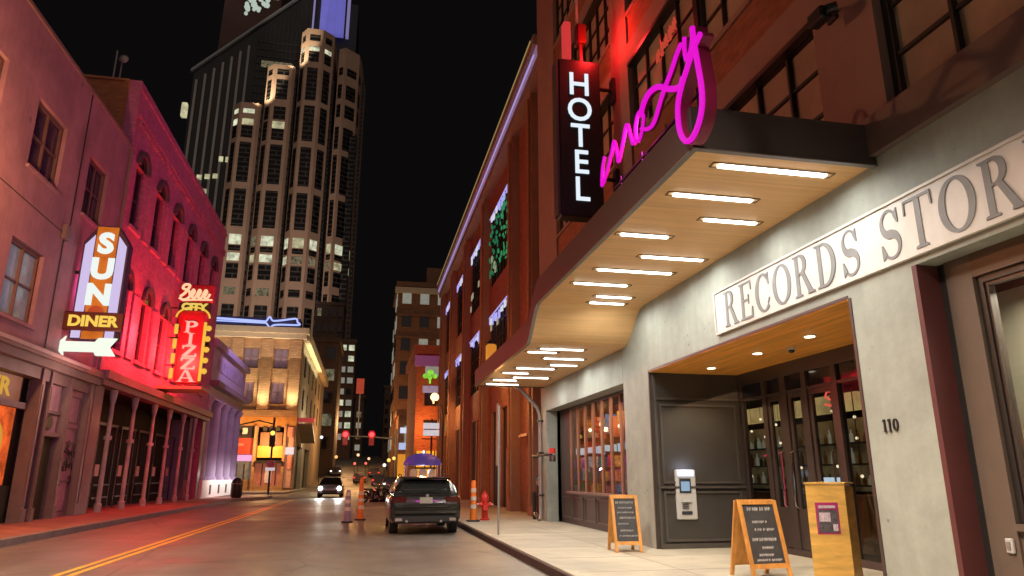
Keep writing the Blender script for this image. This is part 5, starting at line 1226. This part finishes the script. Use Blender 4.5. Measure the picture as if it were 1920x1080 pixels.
t = thing("far_left_tower", (-92, 250, 0), "small pale-lit tower edge seen left of the black skyscraper", "tower"); t.name = "pale_tower"
MB().box(-80.5, -77.3, 262, 268, 0, 128).box(-79.5, -77.3, 260, 261.99, 128, 140).build("wall", mat("pale_far_wall", (.25, .20, .16), .8), t)
mb = MB()
for k in range(9): mb.box(-80, -78.4, 259.6, 259.9, 96 + k * 5, 98.6 + k * 5)
build_each(mb, "lit_window", mat("soft_far_window", (.1, .1, .1), .5, emit=(.35, .33, .28), es=.5), t)

# ================================================================== far buildings of the canyon
def block(name, label, x0, x1, y0, y1, z1, m, nx, nz, wz0, litp, seed, wm=(towerglass, litwin, litwin2), side=None, fr=.55):
    b = thing(name, ((x0 + x1) / 2, y0, 0), label, "building"); rs = random.Random(seed)
    MB().box(x0, x1, y0, y1, 0, z1).build("wall", m, b)
    MB().box(x0 - .3, x1 + .3, y0 - .3, y1, z1 + .001, z1 + .8).build("cornice", m, b)
    for j in range(nz):
        for i in range(nx):
            w = (x1 - x0) / nx; u = x0 + w * (i + .5); h = (z1 - wz0) / nz; z = wz0 + h * (j + .25)
            mm = wm[0] if rs.random() > litp else rs.choice(wm[1:])
            f = MB().box(u - w * fr / 2, u + w * fr / 2, y0 - .12, y0 - .001, z, z + h * .52).build("window", mm, b)
            MB().box(u - w * fr / 2 - .1, u + w * fr / 2 + .1, y0 - .2, y0 - .001, z - .18, z - .001).build("sill", m, f)
    if side:
        sx, dirn = side
        for j in range(nz):
            for i in range(4):
                yy = y0 + (y1 - y0) * (i + .5) / 4; h = (z1 - wz0) / nz; z = wz0 + h * (j + .25)
                MB().box(min(sx, sx + dirn * .12), max(sx, sx + dirn * .12), yy - .8, yy + .8, z, z + h * .52).build("window", wm[0] if rs.random() > litp else wm[1], b)
    return b
palewin = mat("pale_curtain_window", (.2, .2, .17), .4, emit=(.36, .38, .32), es=.5, var=.8, scale=1.2)
block("brown_tower_block", "brown brick tower block with a pale cornice in the street's right distance", 3.9, 12.4, 110, 125, 31.0, brownbrick, 3, 7, 4.5, .55, 21, (darkglass, palewin, palewin), (3.9, -1), .5)
MB().box(3.4, 12.6, 109.4, 110, 29.9, 30.8).build("pale_cornice", creamstone, bpy.data.objects["brown_tower_block"])
MB().box(8.5, 16, 112, 122, 31.9, 35).build("roof_house", brownbrick, bpy.data.objects["brown_tower_block"])
for z in (26.2, 22.6): MB().box(3.8, 12.5, 109.7, 109.999, z, z + .35).build("belt_course", brownbrick, bpy.data.objects["brown_tower_block"])
rb_ = block("red_building", "red brick shop building with a green lit leaf sign beside the brick facade", 4.1, 14, 62, 75, 12.0, mat("lit_red_brick", (.42, .12, .06), .85, var=.2, brick=.4, mortar=(.3, .1, .06)), 3, 3, 4.2, .3, 5, (darkglass, palewin))
MB().box(3.9, 8, 61.5, 61.999, 10.9, 11.8).build("purple_fascia", mat("purple_fascia", (.2, .08, .16), .5, emit=(.25, .06, .2), es=.35), rb_)
MB().box(4.2, 8, 61.8, 61.95, .6, 3.6).build("amber_shopfront", mat("amber_shopfront", (.5, .3, .05), .5, emit=(1.0, .45, .03), es=.75, var=.6, scale=1.2), rb_)
mb = MB()
for k in range(5): mb.box(4.2 + k * .8, 4.3 + k * .8, 61.7, 61.799, .6, 3.6)
mb.box(4.2, 8, 61.7, 61.799, 2.1, 2.25).build("shopfront_frame", blackmetal, rb_)
lf = MB()
for cx, cz, r in ((4.8, 9.95, .22), (5.25, 10.25, .28), (5.65, 9.95, .22), (5.2, 9.85, .22)): lf.ball((cx, 61.2, cz), r, 10, sy=.3)
lf.box(5.15, 5.3, 61.15, 61.25, 9.3, 9.7)
o = lf.build("leaf_sign", glow("lime_neon", (.30, .80, .06), .9, .4, 3), smooth=True); tag(o, "lime green leaf-shaped neon sign on the red building", "neon sign")
o = MB().box(4.6, 6.1, 61.1, 61.2, 8.5, 9.1).build("wall_sign", mat("lilac_sign", (.2, .2, .3), .5, emit=(.3, .25, .4), es=.6, var=.5, scale=3)); tag(o, "dim lilac sign hanging under the green leaf sign", "sign")
lamp("shop_amber_light", 'POINT', (4.6, 60.2, 5.6), 380, (1.0, .42, .10), .3)
block("dark_tower_block", "dark block behind the corner building in the street's left distance", -11, -5.3, 125, 140, 24.2, farbrick, 2, 5, 5, .2, 8, (darkglass, dimwin, dimwin))
block("striped_tower", "slim far tower with a column of pale lit windows left of the traffic lights", -7.2, -3.5, 170, 182, 32.5, farbrick, 2, 9, 9, .8, 3, (darkglass, palewin, litwin2), fr=.7)
block("dark_high_block", "darkest far block rising behind the left traffic light", -14.5, -7.4, 185, 195, 45, farbrick, 4, 9, 9, .12, 13, (darkglass, dimwin, dimwin))
block("small_far_block", "small far block with a red roof sign between the traffic lights", -3.1, -.9, 182, 192, 20.5, farbrick, 1, 5, 7, .5, 4, (darkglass, palewin, dimwin))
o = MB().box(-3.0, -1.1, 181, 181.5, 21.6, 25.4).build("roof_sign", mat("red_roof_sign", (.4, .1, .05), .5, emit=(.5, .06, .03), es=.6, var=.5, scale=.6)); tag(o, "dull red roof sign above the small far block", "sign")
block("grey_far_block", "grey unlit far block right of the right traffic light", 4.6, 9.5, 205, 215, 26, farbrick, 3, 6, 10, .15, 6, (darkglass, dimwin, dimwin))
lowb = mat("low_shop_wall", (.30, .13, .06), .8, var=.2)
block("low_shop", "low brown shop with two white signs in the right distance", 4.3, 12, 99, 109, 9.6, lowb, 2, 1, 3.6, .5, 7, (darkglass, palewin))
o = MB().box(4.55, 6.5, 98.5, 98.6, 7.2, 7.95).build("shop_sign", glow("white_blue_sign", (.75, .80, 1.0), .9)); tag(o, "bright white shop sign board, upper of the two on the low shop", "sign")
o = MB().box(4.45, 6.4, 98.5, 98.6, 5.0, 5.9).build("shop_sign", mat("blue_white_sign", (.2, .2, .3), .5, emit=(.5, .6, .95), es=.8, var=.5, scale=2)); tag(o, "pale blue shop sign board, lower of the two on the low shop", "sign")
MB().box(4.4, 7.5, 98.6, 98.95, .6, 4.4).build("amber_shopfront", mat("amber_shopfront2", (.5, .3, .05), .5, emit=(1.0, .36, .03), es=.6, var=.5, scale=.8), bpy.data.objects["low_shop"])

# ================================================================== street lamp, street sign, far signals
t = thing("street_lamp", (4.9, 50, .15), "tall street lamp with a glowing warm globe by the red building", "street lamp")
MB().tube([(5.25, 50, .15), (5.25, 50, 5.6), (5.15, 50, 6.3), (4.7, 50, 6.5)], .06, 8).build("pole", blackmetal, t, True)
MB().ball((4.64, 50, 6.92), .30, 14).build("globe", glow("street_globe", (1, .66, .26), 3.0), t, True); MB().lathe(4.64, 50, [(.12, 6.45), (.16, 6.66)], 12).build("fitter", blackmetal, t)
l = lamp("street_lamp_or_fill", 'POINT', (0, 0, 0), 700, (1.0, .50, .16), .3); l.parent = t; l.location = (-.9, -.3, 6.4)
t = thing("street_name_sign", (4.1, 45, .15), "pole with two lit white sign boards at the kerb beneath the street lamp", "street sign")
MB().cyl((4.05, 45, .15), (4.05, 45, 5.0), .06, n=8).build("pole", blackmetal, t)
for z in (3.95, 4.38): MB().box(3.5, 4.5, 44.8, 44.86, z, z + .36).build("sign_board", mat("lit_street_sign", (.4, .4, .4), .5, emit=(.60, .66, .72), es=.75, var=.4, scale=5), t)

t = thing("traffic_signal", (6, 90, .1), "overhead mast arm carrying two glowing red traffic lights across the street", "traffic signal")
MB().cyl((3.7, 90, .1), (3.7, 90, 7.2), .14, n=10).build("pole", steel, t)
MB().tube([(3.7, 90, 5.95), (1, 90, 6.2), (-3.2, 90, 6.3)], [.11, .09, .05], 8).build("mast_arm", steel, t, True)
redl = glow("signal_red", (1.0, .10, .10), 1.6)
for x in (-2.45, .70):
    hd = MB().bevbox(x - .33, x + .33, 89.65, 89.9, 5.15, 6.95, .06).build("signal_head", mat("signal_dark_red", (.12, .01, .012), .5, emit=(.5, .01, .02), es=.25), t)
    MB().ball((x, 89.6, 6.45), .30, 14, sy=.5).build("red_lens", redl, hd, True)
    MB().ball((x, 89.62, 6.45), .46, 18, sy=.06).build("halo_disc", mat("signal_halo_glow", (.3, .01, .02), .5, emit=(.55, .0, .015), es=.9), hd, True)  # painted halo: flat glowing disc around the red lens
MB().cyl((-1.0, 90, 6.3), (-1.0, 90, 11.5), .08, n=8).build("pole_top", mat("pale_pole", (.4, .35, .33), .5), t)
# far cars climbing the hill: bodies with red tail lamps
def far_car(x, y, z, red, i):
    t = thing("parked_car", (x, y, z), "", "car")
    b = MB(); w, l, h = .9, 4.4, 1.45
    b.loft([[(x - w, y, z + .3), (x + w, y, z + .3), (x + w, y, z + .85), (x + w * .75, y + .4, z + h), (x - w * .75, y + .4, z + h), (x - w, y, z + .85)],
            [(x - w, y + l, z + .3), (x + w, y + l, z + .3), (x + w, y + l, z + .8), (x + w * .75, y + l - 1.4, z + h), (x - w * .75, y + l - 1.4, z + h), (x - w, y + l, z + .8)]])
    b.build("body", mat("far_car_paint", (.06, .045, .05), .3, coat=.5), t)
    for s in (-1, 1):
        MB().bevbox(x + s * .72 - .14, x + s * .72 + .14, y - .04, y - .002, z + .68, z + .86, .01).build("tail_light" if red else "headlight", glow("far_tail", (1.0, .06, .04), 1.4) if red else glow("far_head", (1, .92, .8), 2.5), t)
        MB().cyl((x + s * .75 - .1, y + .8, z + .32), (x + s * .75 + .1, y + .8, z + .32), .32, n=14).build("wheel", rubber, t)
    return t
for i, (x, y, z, red, lab) in enumerate([(-.6, 104, .55, 1, "far car with red tail lamps beneath the right traffic light"), (1.9, 96, .25, 1, "far car with red tail lamps close to the right kerb beyond the crossing"),
        (1.6, 118, 1.3, 1, "farther car with red tail lamps part way up the hill"), (-4.6, 122, 1.55, 0, "far car with white headlamps coming down the hill on the left"), (2.9, 78, 0.0, 0, "white-lamped car facing us beyond the motorcycles")]):
    t = far_car(x, y, z, red, i); t["label"] = lab
# hanging shop lights in the distance
for i, (x, y, z, c) in enumerate([(2.6, 80, 3.2, (1, .62, .15)), (3.3, 84, 3.5, (1, .62, .15)), (2.2, 82, 2.7, (1, .9, .85)), (-5.3, 90, 6.1, (.9, .85, .95)), (-3.6, 95, 3.9, (1, .45, .15)), (-.9, 100, 4.3, (1, .6, .35)), (.6, 108, 4.0, (1, .55, .3)), (.2, 112, 3.4, (1, .15, .1)), (-1.4, 108, 3.3, (1, .15, .1))]):
    t = thing("lamp_post", (x, y, 0), ("amber lamp, left of the pair beside the low shop", "amber lamp, right of the pair beside the low shop", "cream lamp just under the amber pair by the low shop", "high white lamp over the left pavement beyond the corner building", "orange lamp below the left traffic light", "pale orange lamp below and between the traffic lights", "dim orange lamp part way up the hill", "red lamp part way up the hill on the right", "red lamp part way up the hill on the left")[i], "lamp", "distant small lamps beyond the crossing")
    MB().cyl((x, y, 0), (x, y, z - .18), .04, n=6).build("post", blackmetal, t); MB().ball((x, y, z), .20, 10).build("globe", glow("dist_lamp_%d" % (i % 9), c, 1.5), t, True)

lamp("distant_street_light", 'POINT', (-1.0, 104, 8), 2600, (1.0, .48, .16), .5)
lamp("distant_street_light", 'POINT', (-3.5, 136, 11), 3800, (1.0, .5, .2), .5)
lamp("distant_street_light", 'POINT', (2.6, 83, 4.5), 500, (1.0, .55, .15), .4)
# ================================================================== cars
def rr_section(w, zb, zs, zt, wt, y, n=6):
    """closed half-rounded cross section: sill zb, shoulder zs with half width w, top zt with half width wt"""
    p = [(w * .90, zb), (w * .985, zb + .10), (w, zb + (zs - zb) * .55), (w * .985, zs - .05), (w * .95, zs), (wt, zt - .04), (wt * .86, zt), (wt * .4, zt + .012)]
    return [(x, y, z) for x, z in p] + [(-x, y, z) for x, z in p[::-1]]
def make_suv():
    t = thing("parked_car", (0, 0, 0), "dark green estate car seen from behind, parked at the right kerb", "car")
    W2 = .97; b = MB(); L_ = 4.7
    st = [(0, .86, .46, .84, .86, .80), (.05, .93, .34, .95, .97, .88), (.22, .96, .30, .99, 1.03, .90), (.8, W2, .26, 1.0, 1.04, .9), (2.4, W2, .24, .98, 1.02, .9), (3.5, .965, .26, .94, .98, .86), (4.4, .92, .30, .82, .86, .78), (4.7, .80, .40, .62, .66, .66)]
    b.loft([rr_section(w, zb, zs, zt, wt, y) for y, w, zb, zs, zt, wt in st]); b.build("body", carpaint, t, True)
    c = MB(); gh = [(.16, .86, 1.00, .62, 1.16), (.34, .85, 1.00, .68, 1.40), (.62, .86, 1.00, .70, 1.475), (1.6, .87, 1.00, .71, 1.50), (2.7, .86, 1.00, .68, 1.46), (3.55, .80, .97, .60, 1.02)]
    c.loft([[(w, y, z0), (w * .97, y, z0 + (z1 - z0) * .5), (wt, y, z1 - .03), (wt * .85, y, z1), (-wt * .85, y, z1), (-wt, y, z1 - .03), (-w * .97, y, z0 + (z1 - z0) * .5), (-w, y, z0)] for y, w, z0, wt, z1 in gh])
    cb = c.build("cabin", carpaint, t, True)
    g = MB(); g.add([(-.68, .155, 1.06), (.68, .155, 1.06), (.62, .30, 1.38), (-.62, .30, 1.38), (-.68, .12, 1.06), (.68, .12, 1.06), (.62, .265, 1.38), (-.62, .265, 1.38)], [(0, 1, 2, 3), (4, 5, 6, 7), (0, 1, 5, 4), (1, 2, 6, 5), (2, 3, 7, 6), (3, 0, 4, 7)])
    rw = g.build("rear_window", carglass, cb)
    for s in (-1, 1):
        m = MB(); m.add([(s * .885, .5, 1.04), (s * .885, 3.1, 1.04), (s * .75, 2.6, 1.40), (s * .735, .75, 1.41), (s * .865, .5, 1.04), (s * .865, 3.1, 1.04), (s * .73, 2.6, 1.40), (s * .715, .75, 1.41)], [(0, 1, 2, 3), (4, 5, 6, 7), (0, 1, 5, 4), (1, 2, 6, 5), (2, 3, 7, 6), (3, 0, 4, 7)])
        m.build("side_window", carglass, cb)
    sp_ = MB().bevbox(-.64, .64, .10, .42, 1.42, 1.465, .02); sp_.build("roof_spoiler", carpaint, t)
    MB().bevbox(-.84, .84, -.07, .12, .30, .52, .05).build("bumper", carblack, t)
    MB().bevbox(-.85, .85, -.09, .08, .52, .66, .04).build("bumper", carpaint, t)
    MB().bevbox(-.60, .60, -.03, .03, .70, .76, .012).build("tailgate_crease", carpaint, t)
    for s in (-1, 1):
        a, b2 = sorted((s * .50, s * .90)); MB().bevbox(a, b2, -.005, .30, .80, .97, .03).build("tail_light", tailred, t)
        MB().bevbox(*sorted((s * .62, s * .80)), -.078, -.06, .36, .44, .01).build("reflector", mat("reflector_glass", (.35, .3, .28), .2), t)
    MB().bevbox(-.50, .50, -.012, .01, .775, .80, .006).build("trim_strip", carblack, t)
    MB().bevbox(-.17, .17, -.022, .0, .80, .96, .008).build("licence_plate", plate_m, t)
    MB().cyl((.03, -.012, 1.0), (.03, .01, 1.0), .045, n=16).build("badge", chrome, t)
    MB().tube([(-.15, .10, 1.08), (.05, .13, 1.12), (.35, .115, 1.09)], .010, 6).build("wiper", carblack, t)
    for s in (-1, 1):
        MB().cyl((s * .45 - .05, -.085, .36), (s * .45 - .05, .05, .36), .035, n=12).build("exhaust", chrome, t)
        m = MB().bevbox(*sorted((s * .93, s * 1.10)), 2.75, 2.90, 1.0, 1.15, .03); m.build("wing_mirror", carpaint, t)
        for y in (.85, 3.75):
            wx = s * .80; w = MB().cyl((wx - .11, y, .33), (wx + .11, y, .33), .33, n=28).build("wheel", rubber, t, True)
            MB().cyl((wx + s * .111, y, .33), (wx + s * .118, y, .33), .22, n=20).build("rim", steel, w)
    ri = MB()
    for s in (-.64, .64): ri.tube([(s, .7, 1.50), (s, .8, 1.54), (s, 2.2, 1.56), (s, 2.3, 1.51)], .015, 6)
    ri.build("roof_rail", carblack, t); return t
suv = make_suv(); suv.location = (1.66, 19.5, 0)
# interior glints: pale objects seen through the rear window are lamps ahead of the car
t = thing("oncoming_car", (0, 0, 0), "silver car with dazzling headlamps driving towards the camera", "car")
b = MB(); sil = mat("silver_car_paint", (.25, .26, .28), .3, metal=.5, coat=.5)
b.loft([rr_section(w, zb, zs, zt, wt, y) for y, w, zb, zs, zt, wt in [(0, .78, .35, .55, .62, .6), (.2, .88, .26, .72, .78, .75), (1.2, .91, .22, .86, .92, .82), (3.4, .91, .22, .90, .95, .8), (4.4, .84, .3, .86, .92, .7)]])
b.build("body", sil, t, True)
b = MB().loft([[(-.84, 1.1, .9), (.84, 1.1, .9), (.82, 1.15, .93), (-.82, 1.15, .93)], [(-.82, 1.8, .9), (.82, 1.8, .9), (.60, 1.9, 1.42), (-.60, 1.9, 1.42)], [(-.82, 3.4, .9), (.82, 3.4, .9), (.6, 3.1, 1.42), (-.6, 3.1, 1.42)], [(-.8, 4.2, .88), (.8, 4.2, .88), (.75, 4.15, .93), (-.75, 4.15, .93)]]).build("cabin", carglass, t)
for s in (-1, 1):
    MB().ball((s * .66, -.02, .66), .15, 14, sy=.5).build("headlight", glow("headlight_white", (.92, .97, 1.0), 14), t, True)
    for y in (.85, 3.6): MB().cyl((s * .78 - .1, y, .32), (s * .78 + .1, y, .32), .32, n=20).build("wheel", rubber, t, True)
    l = lamp("headlight_beam", 'SPOT', (0, 0, 0), 260, (.95, .92, .85), .12, spot=70); l.parent = t; l.location = (s * .66, -.25, .66); l.rotation_euler = Vector((0, -1, -.16)).to_track_quat('-Z', 'Y').to_euler()
MB().bevbox(-.5, .5, -.06, .0, .34, .52, .02).build("grille", carblack, t)
t.location = (-2.35, 54, 0)

# blue dome topped cart ahead of the parked car
t = thing("pedal_cart", (0, 0, 0), "small cart with a violet-blue dome canopy parked ahead of the dark car", "cart")
MB().lathe(0, .9, [(1.04, 1.93), (1.06, 1.96), (.98, 2.10), (.78, 2.26), (.45, 2.37), (.12, 2.41)], 26).build("dome_canopy", mat("violet_canopy", (.07, .05, .24), .45, var=.3, emit=(.06, .05, .30), es=.4), t, True)
for sx in (-.92, .92):
    for sy in (.0, 1.8): MB().cyl((sx, sy, .5), (sx * .98, sy, 2.0), .028, n=8).build("canopy_post", mat("pale_post", (.5, .4, .4), .4), t)
MB().bevbox(-.9, .9, -.1, 2.1, .42, .78, .06).build("body", mat("cart_red", (.30, .06, .04), .5), t)
for k in range(3): MB().bevbox(-.7 + k * .5, -.3 + k * .5, .2 + .3 * k, .6 + .3 * k, .781, 1.78, .08).build("seat", mat("cream_seat", (.55, .42, .3), .6, emit=(.5, .35, .2), es=.25), t)
for sx in (-.85, .85):
    for sy in (.3, 1.8): MB().tube([(sx, sy + .33 * math.cos(a), .34 + .33 * math.sin(a)) for a in [k * math.pi / 8 for k in range(16)]], .03, 6, closed=True).build("wheel", rubber, t, True)
l = lamp("cart_light", 'POINT', (0, 0, 0), 22, (.9, .8, 1), .1); l.parent = t; l.location = (0, .9, 1.75)
MB().ball((0, .4, 2.44), .06, 10).build("top_light", glow("blue_white_bulb", (.6, .7, 1), 2.5), t, True)
t.location = (2.3, 28.5, 0); t.scale = (.74, .8, 1.0)

def make_bike():
    t = thing("motorcycle", (0, 0, 0), "", "motorcycle", "motorcycles parked in a row beyond the cones")
    for y in (0, 1.5):
        w = MB().tube([(0, y + .30 * math.cos(a), .32 + .30 * math.sin(a)) for a in [k * math.pi / 9 for k in range(18)]], .055, 6, closed=True).build("wheel", rubber, t, True)
        MB().cyl((-.05, y, .32), (.05, y, .32), .13, n=12).build("hub", chrome, w)
    MB().loft([[(x * s, y, z + c * s) for x, z in ((.16, 0), (.12, .12), (0, .17), (-.12, .12), (-.16, 0), (0, -.06))] for y, z, s, c in ((.62, .82, .5, 0), (.8, .84, 1, 0), (1.1, .84, 1, 0), (1.25, .8, .4, 0))]).build("fuel_tank", mat("bike_tank", (.12, .02, .04), .2, coat=.8), t, True)
    MB().bevbox(-.14, .14, -.15, .62, .70, .80, .04).build("seat", blackmetal, t)
    MB().bevbox(-.16, .16, .45, 1.0, .30, .66, .05).build("engine", chrome, t)
    MB().tube([(-.08, 1.5, .32), (-.09, 1.30, .75), (-.1, 1.18, 1.0)], .028, 6).tube([(.08, 1.5, .32), (.09, 1.30, .75), (.1, 1.18, 1.0)], .028, 6).build("fork", chrome, t)
    MB().tube([(-.38, 1.0, 1.08), (-.2, 1.15, 1.05), (.2, 1.15, 1.05), (.38, 1.0, 1.08)], .018, 6).build("handlebar", chrome, t)
    MB().tube([(.15, .9, .3), (.17, .3, .26), (.17, -.3, .3)], .05, 8).build("exhaust", chrome, t)
    MB().ball((0, -.28, .72), .06, 8).build("tail_light", glow("bike_tail", (1, .08, .05), .8), t, True)
    MB().ball((0, 1.28, .93), .10, 10).build("headlight", chrome, t, True); return t
bk = make_bike()
for i, (x, y, a, lab) in enumerate([(.10, 44, 35, "motorcycle with a dark red tank, leftmost of the parked row"), (.75, 44.6, 35, "motorcycle with a dark red tank, second in the row beyond the cones"), (1.4, 45.2, 35, "motorcycle with a dark red tank, third in the row, by the dark car's left edge"), (.9, 48.5, 30, "farthest motorcycle, standing behind the row")]):
    o = bk if i == 0 else copy_tree(bk); o.location = (x, y, 0); o.rotation_euler = (R(0), R(8), R(-a)); o["label"] = lab
